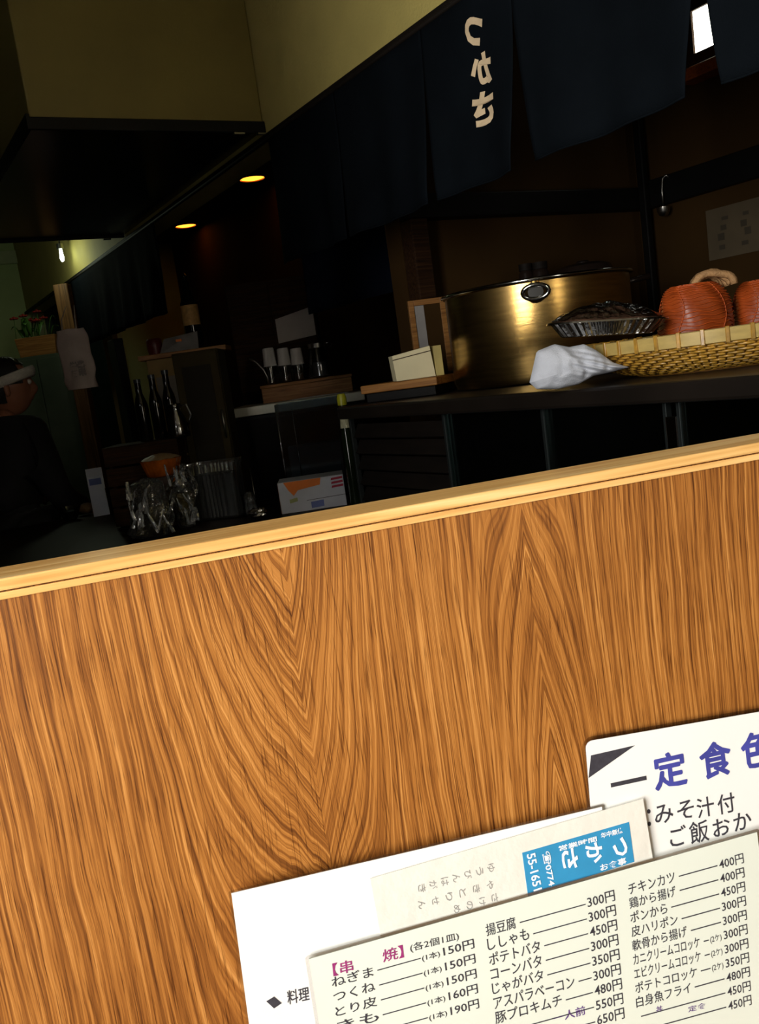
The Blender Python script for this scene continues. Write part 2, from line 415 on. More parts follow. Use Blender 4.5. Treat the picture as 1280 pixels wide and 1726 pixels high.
# ------------------------------------------------------------------ menus leaning on the partition
LEAN = R(6)
SX = PDIR.copy(); SYD = Vector((0, 0, -1)) * math.cos(LEAN) + PN * math.sin(LEAN)
SN = SX.cross(-SYD).normalized()
if SN.dot(PN) < 0: SN = -SN
BASEP = on_plane(985, 1247, PORG + PN * 0.003, PN)
TABZ = 0.735
M_film = clear_mat('laminate_film', gloss=0.16, rough=0.12)
INK = mat('black_ink', (52, 50, 58), 0.7, var=0.2, scale=300)
INKV = mat('blue_violet_ink', (62, 66, 150), 0.6, var=0.2, scale=60)
INKM = mat('magenta_ink', (150, 40, 110), 0.7, var=0.2, scale=200)
INKP = mat('purple_ink', (96, 62, 128), 0.7, var=0.2, scale=200)
INKW = mat('white_print', (240, 246, 250), 0.6, var=0.02)
class Sheet:
    def __init__(s, name, label, off, tl, tr, width, height, m_paper, film=0.003, rnd=0.0):
        s.n = SN; s.p = BASEP + SN * off
        a = on_plane(*tl, s.p, SN); c = on_plane(*tr, s.p, SN)
        s.O = a; s.X = (c - a).normalized(); s.Y = SN.cross(s.X).normalized()
        if s.Y.z < 0: s.Y = -s.Y
        if height is None:                         # reaches down to the table
            corners = [0.0, width]
            height = min((a.z + s.X.z * q - TABZ - 0.0006) / max(0.2, s.Y.z) for q in corners)
        s.w, s.h = width, height
        s.t = thing(name, label, 'menu' if 'menu' in name else 'card', a - s.Y * height)
        s.base = a - s.Y * height
        s.slab('paper', film, width - film, -height + film, -film, 0.0004, m_paper, rnd)
        if film:
            s.slab('laminate_film', 0, width, -height, 0, 0.00015, M_film, rnd + film)
    def w3(s, x, y, z): return s.O + s.X * x + s.Y * y + s.n * z
    def slab(s, name, x0, x1, y0, y1, hz, m, rnd=0.0, zc=0.0):
        pts = []
        for cx, cy, a0 in ((x1 - rnd, y1 - rnd, 0), (x0 + rnd, y1 - rnd, 90), (x0 + rnd, y0 + rnd, 180), (x1 - rnd, y0 + rnd, 270)):
            k = 5 if rnd else 1
            for i in range(k):
                q = R(a0 + (90 * i / (k - 1) if k > 1 else 45)); pts.append((cx + rnd * math.cos(q), cy + rnd * math.sin(q)))
        n = len(pts); mb = MB()
        mb.add([s.w3(x, y, zc - hz) - s.base for x, y in pts] + [s.w3(x, y, zc + hz) - s.base for x, y in pts],
               [tuple(range(n))[::-1], tuple(range(n, 2 * n))] + [(i, (i + 1) % n, n + (i + 1) % n, n + i) for i in range(n)])
        return mb.build(name, m, s.t)
    def loc(s, px, py):
        q = on_plane(px, py, s.p, SN) - s.O; return Vector((q.dot(s.X), q.dot(s.Y)))
    def put(s, txt, p0, p1, hpx, m, name='lettering', bold=0.0, z=0.0006, sp=1.0, fat=0.0):
        """lettering with its baseline from pixel-measured p0 to p1"""
        a, c = s.loc(*p0), s.loc(*p1); e1 = (c - a); wd = e1.length; e1.normalize(); e2 = Vector((-e1.y, e1.x))
        up = s.loc(p0[0], p0[1] - 60) - a; k = up.length / 60.0
        vs, fs = text_verts(txt, 1.0, bold, sp, 2)
        if not vs: return
        x0, x1 = min(v.x for v in vs), max(v.x for v in vs); y0, y1 = min(v.y for v in vs), max(v.y for v in vs)
        sx = wd / (x1 - x0); sy = hpx * k / (y1 - y0)
        mb = MB()
        P = [a + e1 * ((v.x - x0) * sx) + e2 * ((v.y - y0) * sy) for v in vs]
        for i in range(8 if fat else 1):           # heavy brush weight: shifted strokes
            o_ = Vector((math.cos(i * math.pi / 4), math.sin(i * math.pi / 4))) * fat * k
            mb.add([s.w3(q.x + o_.x, q.y + o_.y, z + i * 4e-6) - s.base for q in P], fs)
        return mb.build(name, m, s.t)
    def poly(s, pix, m, name, z=0.0006):
        P = [s.loc(*q) for q in pix]; n = len(P)
        return MB().add([s.w3(q.x, q.y, z) - s.base for q in P] + [s.w3(q.x, q.y, z - 0.00015) - s.base for q in P],
                        [tuple(range(n)), tuple(range(n, 2 * n))[::-1]] + [(i, (i + 1) % n, n + (i + 1) % n, n + i) for i in range(n)]).build(name, m, s.t)
    def line(s, p0, p1, m, wpx=1.6, name='leader_line'):
        a, c = s.loc(*p0), s.loc(*p1); e1 = (c - a).normalized(); e2 = Vector((-e1.y, e1.x)) * (wpx * 0.5 * (s.loc(p0[0] + 50, p0[1]) - a).length / 50)
        P = [a - e2, c - e2, c + e2, a + e2]
        return MB().add([s.w3(q.x, q.y, 0.0006) - s.base for q in P] + [s.w3(q.x, q.y, 0.00045) - s.base for q in P],
                        [(0, 1, 2, 3), (7, 6, 5, 4), (0, 4, 5, 1), (1, 5, 6, 2), (2, 6, 7, 3), (3, 7, 4, 0)]).build(name, m, s.t)

# set-meal sheet on the right
s1 = Sheet('set_meal_menu', 'laminated white menu with big blue brush lettering and a dark triangle', 0.0, (980, 1244), (1280, 1193), 0.297, None, M_white, 0.0028, 0.005)
s1.poly([(996, 1273), (1070, 1256), (992, 1311)], INK, 'triangle_mark')
s1.poly([(1029, 1320), (1089, 1307), (1090, 1314), (1030, 1327)], INK, 'dash_mark')
s1.put('定', (1106, 1332), (1158, 1320), 58, INKV, fat=1.7)
s1.put('食', (1184, 1314), (1234, 1302), 58, INKV, fat=1.7)
s1.put('色', (1254, 1297), (1304, 1285), 58, INKV, fat=1.7)
s1.put('み', (1105, 1391), (1136, 1383), 32, INK, bold=0.008)
s1.put('そ', (1143, 1383), (1171, 1376), 31, INK, bold=0.008)
s1.put('汁', (1176, 1380), (1205, 1373), 34, INK, bold=0.008)
s1.put('付', (1211, 1374), (1240, 1367), 34, INK, bold=0.008)
s1.put('ご', (1130, 1428), (1158, 1422), 34, INK, bold=0.008)
s1.put('飯', (1164, 1424), (1196, 1416), 38, INK, bold=0.008)
s1.put('お', (1203, 1412), (1232, 1404), 30, INK, bold=0.008)
s1.put('か', (1238, 1402), (1268, 1394), 30, INK, bold=0.008)
s1.put('・', (1091, 1372), (1097, 1370), 8, INK); s1.put('・', (1092, 1393), (1098, 1391), 8, INK)
# white sheet on the left
s2 = Sheet('blank_top_menu', 'white laminated menu leaning on the partition, mostly blank with a small dark diamond', 0.0016, (385, 1502), (970, 1366), 0.255, None, M_white, 0.0016, 0.0)
s2.poly([(462, 1679), (475, 1690), (462, 1699), (449, 1687)], INK, 'diamond_mark')
s2.put('料理', (485, 1693), (522, 1685), 24, INK, bold=0.01)
# cream card with the blue label
M_card = mat('cream_card', (226, 224, 214), 0.6, var=0.03, scale=40, bump=0.1, bscale=60)
s3 = Sheet('shop_card', 'cream card with faint handwriting and a blue shop label', 0.0032, (624, 1481), (1095, 1343), 0.196, 0.075, M_card, 0.0, 0.0)
s3.poly([(880, 1437), (1060, 1385), (1069, 1452), (890, 1510)], mat('blue_label', (48, 142, 190), 0.5, var=0.06, scale=80), 'blue_label')
z2 = 0.0009
s3.put('つ', (1030, 1416), (1036, 1446), 26, INKW, bold=0.03, z=z2)
s3.put('か', (985, 1425), (992, 1458), 30, INKW, bold=0.03, z=z2)
s3.put('さ', (944, 1434), (950, 1468), 29, INKW, bold=0.03, z=z2)
s3.put('☎0774', (912, 1437), (923, 1494), 15, INKW, bold=0.02, z=z2)
s3.put('55-1651', (887, 1440), (899, 1502), 16, INKW, bold=0.02, z=z2)
s3.put('営業時間', (942, 1434), (1006, 1417), 9, INKW, bold=0.02, z=z2)
s3.put('年中無休', (1013, 1413), (1050, 1403), 10, INKW, bold=0.02, z=z2)
s3.put('お食事', (1012, 1468), (1056, 1455), 12, INKW, bold=0.02, z=z2)
PENC = mat('pencil_grey', (150, 150, 146), 0.8, var=0.2, scale=200)
for txt, x0, y0, x1, y1, hh in (('ゆうびんはがき', 702, 1500, 838, 1460, 16), ('やきとりせん', 700, 1528, 838, 1488, 15), ('さけのめ', 760, 1535, 845, 1510, 14)):
    n = len(txt)
    for i, chh in enumerate(txt):               # brushed in columns, so each sign lies on its side
        fx = x1 - (i + 0.5) * (x1 - x0) / n; fy = y1 - (i + 0.5) * (y1 - y0) / n
        s3.put(chh, (fx - hh * .5, fy - 6), (fx - hh * .5 + 2, fy + 8), hh * 0.8, PENC, z=0.0006, name='handwriting')
# price list in front
M_menu = mat('greenish_menu_paper', (222, 228, 216), 0.55, var=0.02, scale=20)
s4 = Sheet('price_list_menu', 'pale green price list menu in front with black columns of dishes and prices', 0.0048, (514, 1612), (1280, 1396), 0.330, None, M_menu, 0.0022, 0.0)
D = -0.278                                        # slope of the printed rows
def row(txt, x0, y0, x1, price, px0, px1, h=20, ink=INK, lead=True, mid=None):
    yy = lambda x: y0 + D * (x - x0)
    if txt: s4.put(txt, (x0, y0), (x1, yy(x1)), h, ink, bold=0.006)
    a = (x1 if txt else x0) + 6
    if mid:
        s4.put(mid[0], (mid[1], yy(mid[1])), (mid[2], yy(mid[2])), h * 0.72, INK, bold=0.004)
        if lead: s4.line((a, yy(a) - 8), (mid[1] - 3, yy(mid[1] - 3) - 8), INK)
    elif lead: s4.line((a, yy(a) - 8), (px0 - 4, yy(px0 - 4) - 8), INK)
    if price: s4.put(price, (px0, yy(px0)), (px1, yy(px1)), h * 0.92, INK, bold=0.008)
s4.put('【串', (562, 1645), (596, 1637), 22, INKM, bold=0.01)
s4.put('焼】', (646, 1622), (681, 1613), 22, INKM, bold=0.01)
s4.put('(各2個1皿)', (692, 1606), (774, 1585), 16, INK, bold=0.004)
for k, nm in enumerate(('ねぎま', 'つくね', 'とり皮', 'きも', 'ささみ')):
    y = 1664 + 25 * k; x = 560 + 3 * k
    row(nm, x, y, x + 70, ('150円', '150円', '150円', '160円', '190円')[k], 748 + 3 * k, 800 + 2 * k, 18, mid=('(1本)', 712 + 3 * k, 742 + 3 * k))
for k, (nm, ln, pr) in enumerate((('揚豆腐', 50, '300円'), ('ししゃも', 70, '300円'), ('ポテトバタ', 86, '450円'), ('コーンバタ', 86, '300円'), ('じゃがバタ', 86, '350円'),
                                 ('アスパラベーコン', 136, '300円'), ('豚プロキムチ', 112, '480円'), ('', 100, '550円'), ('つくね鍋', 80, '650円'))):
    x = 820 + 2.6 * k; y = 1578 + 24.6 * k
    row(nm, x, y, x + ln, pr, 991 + 2 * k, 1037 + 2 * k, 21)
for k, (nm, ln, pr, md) in enumerate((('チキンカツ', 78, '400円', None), ('鶏から揚げ', 78, '400円', None), ('ポンから', 62, '450円', None), ('皮ハリポン', 78, '300円', None),
                                 ('軟骨から揚げ', 92, '300円', None), ('カニクリームコロッケ', 112, '300円', '(2ケ)'), ('エビクリームコロッケ', 112, '300円', '(2ケ)'), ('ポテトコロッケ', 104, '350円', '(2ケ)'), ('白身魚フライ', 92, '480円', None), ('', 40, '450円', None), ('', 40, '450円', None))):
    x = 1060 + 1.6 * k; y = 1508 + 23.8 * k
    row(nm, x, y, x + ln, pr, 1213 + 1.5 * k, 1254 + 1.3 * k, 19, mid=(md, 1190 + 1.5 * k, 1209 + 1.5 * k) if md else None)
s4.put('一人前', (934, 1724), (987, 1709), 16, INKP, bold=0.01)
s4.put('丼', (1106, 1707), (1117, 1704), 11, INKP, bold=0.01); s4.put('定食', (1160, 1706), (1190, 1698), 10, INKP, bold=0.01)

# dining table the menus stand on
t = thing('dining_table', 'wooden dining table pushed against the partition below the menus', 'table', PORG + PDIR * 0.15 - Vector((0, 0, 0)), PRZ)
MB().box((0, -0.62, TABZ - 0.03), (1.3, -0.001, TABZ)).build('tabletop', M_mwood, t, bevel=0.003)
for x, y in ((0.05, -0.58), (1.21, -0.58), (0.05, -0.07), (1.21, -0.07)):
    MB().box((x, y, 0), (x + 0.045, y + 0.045, TABZ - 0.0302)).build('leg', M_dwood, t, bevel=0.003)

# ------------------------------------------------------------------ kitchen curtain
M_noren = mat('indigo_cloth', (12, 16, 20), 0.95, var=0.25, scale=5, bump=0.25, bscale=400, spec=0.03)
nr = thing('noren_curtain', 'dark indigo split curtain with pale hiragana lettering hanging over the tall counter', 'curtain', UV(U0, 0, RAILZ), RZ)
def vpx(px, py): return on_plane(px, py, DT * U0, DT).dot(DN)
def zpx(px, py): return on_plane(px, py, DT * U0, DT).z
def fold(v, z):
    a = min(1.0, max(0.0, (RAILZ - z) / 0.35))
    return -0.012 + a * (0.010 * math.sin(v * 17.0) + 0.006 * math.sin(v * 41 + 1.3)) - 0.012 * a * a
cuts = [(vpx(490, 445), vpx(600, 400), .004, .008), (vpx(604, 398), vpx(745, 338), .008, .014), (vpx(757, 333), vpx(882, 286), .014, .022),
        (vpx(922, 271), vpx(1182, 160), .022, .030), (vpx(1236, 135), vpx(1420, 55), .030, .01), (vpx(1424, 53), -0.35, .01, .01)]
NW = 40
for i, (va, vb, ga, gb) in enumerate(cuts):
    # at the top neighbours touch; the slits open towards the hem
    ta = va if i == 0 else (cuts[i - 1][1] + va) / 2 - 0.0006
    tb = vb if i == len(cuts) - 1 else (vb + cuts[i + 1][0]) / 2 + 0.0006
    def fn(a, b, va=va, vb=vb, ta=ta, tb=tb):
        z = RAILZ - 0.004 - b * (RAILZ - HEMZ - 0.004)
        k = max(0.0, (b - 0.22) / 0.78) ** 1.4
        v0 = ta + (va - ta) * k; v1 = tb + (vb - tb) * k
        v = v0 + (v1 - v0) * a
        return (fold(v, z), v, z - RAILZ)
    MB().grid(fn, NW, 14, 0.0012).build('curtain_panel', M_noren, nr, smooth=180)
    hp = [fn(a / 20, 1.0) for a in range(21)]
    MB().tube([Vector(q) + Vector((-0.001, 0, 0.002)) for q in hp], 0.0022, 5).build('hem', M_noren, nr, smooth=180)
# far panels of the same curtain
va, vb = vpx(128, 500), vpx(286, 500)
def fn(a, b):
    v = va + (vb - va) * a; z = RAILZ - 0.004 - b * (RAILZ - HEMZ - 0.004); return (fold(v, z), v, z - RAILZ)
MB().grid(fn, 40, 12, 0.0012).build('curtain_panel', M_noren, nr, smooth=180)
MB().tube([(-0.012, -0.4, -0.006), (-0.012, va, -0.006)], 0.006, 8).build('rod', M_blackwood, nr, smooth=180)
M_nl = mat('undyed_lettering', (210, 186, 150), 0.9, var=0.12, scale=30)
def nletter(ch, bl, br, tl):
    """sign dyed through the cloth, so seen mirrored from this side; bl, br, tl = its corners in the photo"""
    vs, fs = text_verts(ch, 1.0, 0.05, 1, 3)
    x0, x1 = min(v.x for v in vs), max(v.x for v in vs); y0, y1 = min(v.y for v in vs), max(v.y for v in vs)
    g = lambda q: Vector((vpx(*q), zpx(*q)))
    B, Rr, T = g(bl), g(br), g(tl)
    mb = MB(); P = []
    for v in vs:
        a = 1 - (v.x - x0) / (x1 - x0); c = (v.y - y0) / (y1 - y0)
        q = B + (Rr - B) * a + (T - B) * c
        P.append((fold(q.x, q.y) - 0.0022, q.x, q.y - RAILZ))
    mb.add(P, fs)
    o = mb.build('lettering', M_nl, nr); o['label'] = 'pale mirrored hiragana sign dyed in the cloth'
nletter('つ', (796, 84), (826, 74), (790, 34)); nletter('か', (804, 150), (838, 138), (800, 96)); nletter('さ', (808, 219), (842, 204), (804, 162))

# second blue curtain deeper in the kitchen
U2 = U0 + 0.42
g2 = lambda q: on_plane(*q, DT * U2, DT)
c0, c1 = g2((525, 530)), g2((698, 489)); top = g2((690, 355)).z + 0.25
d2 = thing('doorway_curtain', 'plain dark blue curtain hanging low behind the split curtain', 'curtain', UV(U2, c1.dot(DN), c0.z), RZ)
L2 = c0.dot(DN) - c1.dot(DN); H2 = top - c0.z
M_blue = mat('dusty_blue_cloth', (24, 30, 44), 0.95, var=0.2, scale=6, bump=0.2, bscale=300, spec=0.03)
MB().grid(lambda a, b: (0.012 * math.sin(a * 11) * b, L2 * a, H2 * (1 - b)), 40, 8, 0.0012).build('cloth', M_blue, d2, smooth=180)
MB().tube([(-0.003, -0.001, H2 * i / 8) for i in range(9)], 0.0035, 6).build('selvage', mat('blue_selvage', (46, 66, 150), 0.8), d2, smooth=180)
MB().tube([(0, -0.05, H2 + 0.006), (0, L2 + 0.05, H2 + 0.006)], 0.006, 8).build('rod', M_blackwood, d2, smooth=180)

# ------------------------------------------------------------------ tall glass-fronted counter below the curtain
CU0, CU1, CV0, CV1 = 1.165, 2.30, -0.45, 2.175
M_ctop = mat('black_counter_top', (26, 21, 17), 0.4, var=0.3, scale=6, spec=0.3)
M_cglass = clear_mat('case_glass', tint=(0.72, 0.8, 0.78), gloss=0.03, rough=0.05)
k = thing('display_counter', 'tall dark counter with glass front panels carrying the pot and the basket', 'counter', UV(CU0, CV0, 0), RZ)
W, Ln = CU1 - CU0, CV1 - CV0
MB().box((0, 0, CTZ - 0.035), (W, Ln, CTZ)).build('counter_top', M_ctop, k, bevel=0.006)
MB().box((0.04, 0, 0), (W, Ln, 0.62)).build('base_cabinet', M_blackwood, k, bevel=0.004)
MB().box((W - 0.03, 0.0, 0.6205), (W, Ln, CTZ - 0.0355)).build('back_panel', M_blackwood, k)
MB().box((0.05, 0.02, 0.86), (W - 0.031, Ln - 0.02, 0.868)).build('shelf', M_cglass, k)
def cv(px, py): return on_plane(px, py, DT * (CU0 + 0.03), DT).dot(DN) - CV0
posts = sorted([0.012, cv(1145, 700), cv(1122, 700), cv(917, 720), cv(752, 740), Ln - 0.012])
M_edge = mat('steel_glass_edge', (64, 70, 70), 0.35, metal=0.8, var=0.1)
for q in posts:
    MB().box((0.028, q - 0.004, 0.6205), (0.042, q + 0.004, CTZ - 0.0355)).build('glass_edge_post', M_edge, k, bevel=0.001)
for a, c in zip(posts[:-1], posts[1:]):
    if c - a < 0.06 or c == posts[-1]: continue
    MB().box((0.031, a + 0.0045, 0.6205), (0.036, c - 0.0045, CTZ - 0.0355)).build('glass_pane', M_cglass, k)
a, c = posts[-2] + 0.0045, Ln - 0.0165
for i in range(11):
    z = 0.635 + i * 0.044
    M = Matrix.Translation((0.045, 0, z + 0.017)) @ Matrix.Rotation(R(28), 4, 'Y')
    MB().box((-0.004, a, -0.020), (0.004, c, 0.020), M).build('louvre_slat', M_blackwood, k, bevel=0.001)
M = Matrix.Translation((0.05, cv(955, 740), 0.87)) @ Matrix.Rotation(R(-14), 4, 'X')
MB().box((0, -0.008, 0.0), (0.012, 0.008, 0.25), M).build('prop_bar', M_edge, k, bevel=0.001)
MB().box((0.026, cv(1133, 700) - 0.012, CTZ - 0.12), (0.030, cv(1133, 700) + 0.012, CTZ - 0.06)).build('sliding_latch', M_chrome, k, bevel=0.002)

# ------------------------------------------------------------------ big pot
def brushed(name, col, rough, st, aniso=0.6):
    m = mat(name, col, rough, metal=1.0, var=0.22, scale=10, bump=0.03, bscale=60, stretch=st, aniso=aniso)
    return m
M_pot = brushed('worn_brass_steel', (176, 144, 86), 0.21, (1, 1, 14))
q = at(915, 600, 2.36); PR = 0.236
pz0, pz1 = CTZ + 0.0005, at(900, 482, 2.36).z
pot = thing('stock_pot', 'large brassy steel stock pot with a bright vertical highlight on the counter', 'pot', (q.x, q.y, pz0))
H = pz1 - pz0
MB().lathe([(0.001, 0.004), (PR - 0.02, 0.004), (PR - 0.02, 0.0), (PR - 0.006, 0.004), (PR, 0.02), (PR, H - 0.006), (PR + 0.006, H - 0.003), (PR + 0.007, H), (PR + 0.003, H + 0.002), (PR - 0.003, H - 0.002), (PR - 0.004, 0.02), (PR - 0.03, 0.008), (0.001, 0.008)], 72).build('pot_body', M_pot, pot, smooth=40)
MB().tube([((PR + 0.006) * math.cos(i * math.tau / 72), (PR + 0.006) * math.sin(i * math.tau / 72), H) for i in range(72)], 0.0045, 8, closed=True).build('rim', M_chrome, pot, smooth=180)
ang0 = math.atan2((at(910, 497, 2.2) - q).y, (at(910, 497, 2.2) - q).x)
vdir = math.atan2(-q.y, -q.x)
for an in (vdir + 0.0, vdir + math.pi):
    c0 = Vector((math.cos(an), math.sin(an), 0)); tn = Vector((-c0.y, c0.x, 0))
    pts = []
    for i in range(20):
        a = math.tau * i / 20
        pts.append(c0 * (PR + 0.014 + 0.004 * math.sin(a)) + tn * 0.030 * math.cos(a) + Vector((0, 0, H - 0.030 + 0.016 * math.sin(a))))
    hd = MB().tube(pts, 0.0055, 8, closed=True).build('loop_handle', M_chrome, pot, smooth=180)
    pl = MB().tube([c0 * (PR - 0.001) + Vector((0, 0, H - 0.03)), c0 * (PR + 0.012) + Vector((0, 0, H - 0.03))], [0.026, 0.018], 16)
    pl.build('rivet_plate', M_chrome, hd, smooth=40)

# dark saucepan behind the pot
M_dpan = mat('black_enamel', (30, 22, 18), 0.22, var=0.2)
q = at(990, 520, 2.76); sp = thing('dark_saucepan', 'black lidded saucepan standing behind the stock pot', 'saucepan', (q.x, q.y, CTZ + 0.0005))
z1 = at(990, 478, 2.76).z - CTZ
MB().lathe([(0.001, 0), (0.075, 0), (0.085, 0.012), (0.088, z1 - 0.004), (0.091, z1), (0.084, z1), (0.082, 0.014), (0.001, 0.010)], 40).build('pan_body', M_dpan, sp, smooth=40)
MB().lathe([(0.001, z1 + 0.060), (0.060, z1 + 0.058), (0.080, z1 + 0.050), (0.088, z1 + 0.034), (0.090, z1 + 0.004), (0.090, z1 + 0.0005), (0.001, z1 + 0.0005)], 40).build('lid', M_dpan, sp, smooth=40)
MB().lathe([(0.001, z1 + 0.0605), (0.020, z1 + 0.0600), (0.021, z1 + 0.064), (0.016, z1 + 0.068), (0.001, z1 + 0.069)], 20).build('lid_knob', M_dpan, sp, smooth=40)
MB().tube([(0.0905 * math.cos(i * math.tau / 48), 0.0905 * math.sin(i * math.tau / 48), z1 - 0.002) for i in range(48)], 0.0025, 6, closed=True).build('rim', M_steel, sp, smooth=180)
MB().tube([(0.087, -0.01, z1 - 0.02), (0.13, -0.02, z1 - 0.012), (0.19, -0.03, z1 - 0.005)], [0.010, 0.008, 0.010], 10).build('handle', M_dpan, sp, smooth=180)
# two dark jars behind
for i, (px, w_) in enumerate(((888, 0.022), (912, 0.026))):
    q = at(px, 470, 2.71); top = at(px, 445 - 3 * i, 2.71).z - CTZ
    j = thing('spice_jar', ('narrow' if i == 0 else 'wider') + ' dark spice jar just behind the stock pot rim', 'jar', (q.x, q.y, CTZ + 0.0005), group='spice jars')
    MB().lathe([(0.001, 0), (w_, 0), (w_, top - 0.03), (w_ * 0.8, top - 0.02), (0.001, top - 0.02)], 20).build('jar_body', M_dpan, j, smooth=40)
    MB().lathe([(0.001, top - 0.0195), (w_ * 0.9, top - 0.0195), (w_ * 0.9, top), (0.001, top)], 20).build('lid', M_blackwood, j, smooth=40)

# ------------------------------------------------------------------ woven basket
q = at(1212, 600, 1.76); BR = 0.252; BH = 0.074
M_weave = mat('golden_wicker', (176, 132, 48), 0.35, var=0.35, scale=60, spec=0.6)
M_stake = mat('brown_wicker', (104, 70, 24), 0.45, var=0.3, scale=60)
M_band = mat('pale_bamboo_band', (190, 164, 96), 0.4, var=0.15, scale=30, stretch=(1, 1, 3))
bk = thing('woven_basket', 'shallow golden wicker basket with a pale bamboo rim holding the red net bag', 'basket', (q.x, q.y, CTZ + 0.0005))
prof = [(0.155, 0.004), (0.185, 0.010), (0.212, 0.020), (0.230, 0.031), (0.242, 0.042), (0.248, 0.052)]
def pr(t):
    x = t * (len(prof) - 1); i = min(int(x), len(prof) - 2); f = x - i
    return (prof[i][0] + (prof[i+1][0] - prof[i][0]) * f, prof[i][1] + (prof[i+1][1] - prof[i][1]) * f)
NS = 96
mb = MB()
for i in range(NS):
    a = math.tau * i / NS
    mb.tube([(pr(t / 8)[0] * math.cos(a), pr(t / 8)[0] * math.sin(a), pr(t / 8)[1]) for t in range(9)], 0.0020, 5)
o = mb.build('stakes', M_stake, bk, smooth=180); o['kind'] = 'stuff'
mb = MB()
for r_ in range(13):
    rr, zz = pr(r_ / 12)
    mb.tube([((rr + 0.0030 * (1 if (i // 2 + r_) % 2 else -1)) * math.cos(i * math.tau / (NS * 2)), (rr + 0.0030 * (1 if (i // 2 + r_) % 2 else -1)) * math.sin(i * math.tau / (NS * 2)), zz) for i in range(NS * 2)], 0.0024, 5, closed=True)
o = mb.build('weave', M_weave, bk, smooth=180); o['kind'] = 'stuff'
MB().lathe([(0.001, 0.0), (0.156, 0.0), (0.158, 0.005), (0.001, 0.005)], 48).build('basket_floor', M_stake, bk, smooth=40)
MB().lathe([(0.250, 0.050), (0.254, 0.051), (0.256, 0.073), (0.253, 0.0745), (0.247, 0.0745), (0.246, 0.051), (0.250, 0.050)], 96).build('rim_band', M_band, bk, smooth=40)
for i in range(40):
    a = math.tau * i / 40
    M = Matrix.Rotation(a, 4, 'Z')
    MB().box((0.2445, -0.0035, 0.0485), (0.2578, 0.0035, 0.0762), M).build('rim_tie', M_weave, bk, bevel=0.001, seg=1)

# red net bag in the basket
def net_bag(name, label, px, py_b, y, rx, hz, seed, knot):
    q = at(px, py_b, y); z0 = CTZ + 0.006
    o = thing(name, label, 'bag', (q.x, q.y, z0), 0.0, 'red net bags in the basket')
    M_net = mat('red_net', (184, 80, 26), 0.45, var=0.25, scale=20, bump=0.3, bscale=120, stretch=(1, 1, 5))
    M_core = mat('orange_onion_skin', (152, 66, 22), 0.4, var=0.3, scale=14)
    random.seed(seed); ph = random.random() * 6
    def shp(u, w):
        a = math.tau * u; t = math.pi * w
        rad = math.sin(t) ** 0.42
        lump = 1 + 0.05 * math.sin(3 * a + ph) * math.sin(t) + 0.03 * math.sin(7 * a + 4 * t + ph)
        return rad * lump, a, t
    def fn(u, w):
        r_, a, t = shp(u, w); return (rx * r_ * math.cos(a), rx * 0.85 * r_ * math.sin(a), hz * 0.5 * (1 - math.cos(t)))
    MB().grid(fn, 48, 24).build('filling', M_core, o, smooth=180)
    mb = MB()                                     # net threads that hug the filling
    for i in range(27):
        w_ = 0.08 + 0.84 * i / 26
        mb.tube([Vector(fn(j / 56, w_ + 0.008 * math.sin(j * 0.9 + i))) * 1.0 + Vector((rx * .018 * math.cos(math.tau * j / 56), rx * .018 * math.sin(math.tau * j / 56), 0)) for j in range(56)], 0.0012, 4, closed=True)
    for i in range(0, 14, 3):
        mb.tube([Vector(fn(i / 14 + 0.02 * math.sin(j * .5), 0.06 + 0.88 * j / 24)) + Vector((rx * .02 * math.cos(math.tau * i / 14), rx * .02 * math.sin(math.tau * i / 14), 0)) for j in range(25)], 0.0013, 4)
    n_ = mb.build('netting', M_net, o, smooth=180); n_['kind'] = 'stuff'
    if knot:
        kx, kz = knot
        mb = MB()
        for i in range(5):
            mb.tube([(kx - 0.01 + 0.040 * math.cos(math.pi * j / 12) * (1 - .08 * i), -0.016 + 0.009 * i, hz - 0.012 + kz * math.sin(math.pi * j / 12) + 0.002 * math.sin(i * 2 + j)) for j in range(13)], 0.0075, 6)
        mb.build('twisted_tie', mat('straw_rope', (168, 128, 84), 0.7, var=0.25, scale=60, bump=0.3), o, smooth=180)
    return o
net_bag('net_bag', 'plump red net bag with a straw coloured tie, nearest the tray in the basket', 1173, 560, 1.74, 0.068, 0.158, 3, (0.045, 0.026))
net_bag('net_bag', 'red net bag cut off by the right edge, beside the tied one', 1292, 556, 1.78, 0.062, 0.150, 8, None)

# ribbed foil tray resting on the basket rim
q = at(1022, 556, 1.70); tz = CTZ + BH + 0.0035
ft = thing('foil_tray', 'ribbed silver foil tray with a smoky film lid resting on the basket rim', 'tray', (q.x, q.y, tz + .012), R(-8)); ft.rotation_euler = (0, R(5), R(-8))
M_foil = mat('silver_foil', (188, 186, 182), 0.18, metal=1.0, var=0.12, scale=20, bump=0.2)
M_smoke = mat('brown_smoked_food', (74, 54, 42), 0.25, var=0.5, scale=26, bump=0.5, bscale=50)
def rr(a, ax, ay, p=3.0): 
    c, s_ = math.cos(a), math.sin(a); return 1.0 / ((abs(c) / ax) ** p + (abs(s_) / ay) ** p) ** (1 / p)
n = 180; vs = []; fs = []
for lv, (ax, ay, z, rib) in enumerate(((0.080, 0.050, 0.0, 0), (0.082, 0.052, 0.001, 1), (0.100, 0.066, 0.024, 1), (0.102, 0.068, 0.0255, 0), (0.110, 0.075, 0.027, 0), (0.111, 0.076, 0.024, 0))):
    for i in range(n):
        a = math.tau * i / n; r_ = rr(a, ax, ay) + (0.0022 * (1 if (i // 2) % 2 else -1) if rib else 0)
        vs.append((r_ * math.cos(a), r_ * math.sin(a), z))
for l in range(5):
    for i in range(n): fs.append((l*n+i, l*n+(i+1)%n, (l+1)*n+(i+1)%n, (l+1)*n+i))
fs.append(tuple(range(n))[::-1])
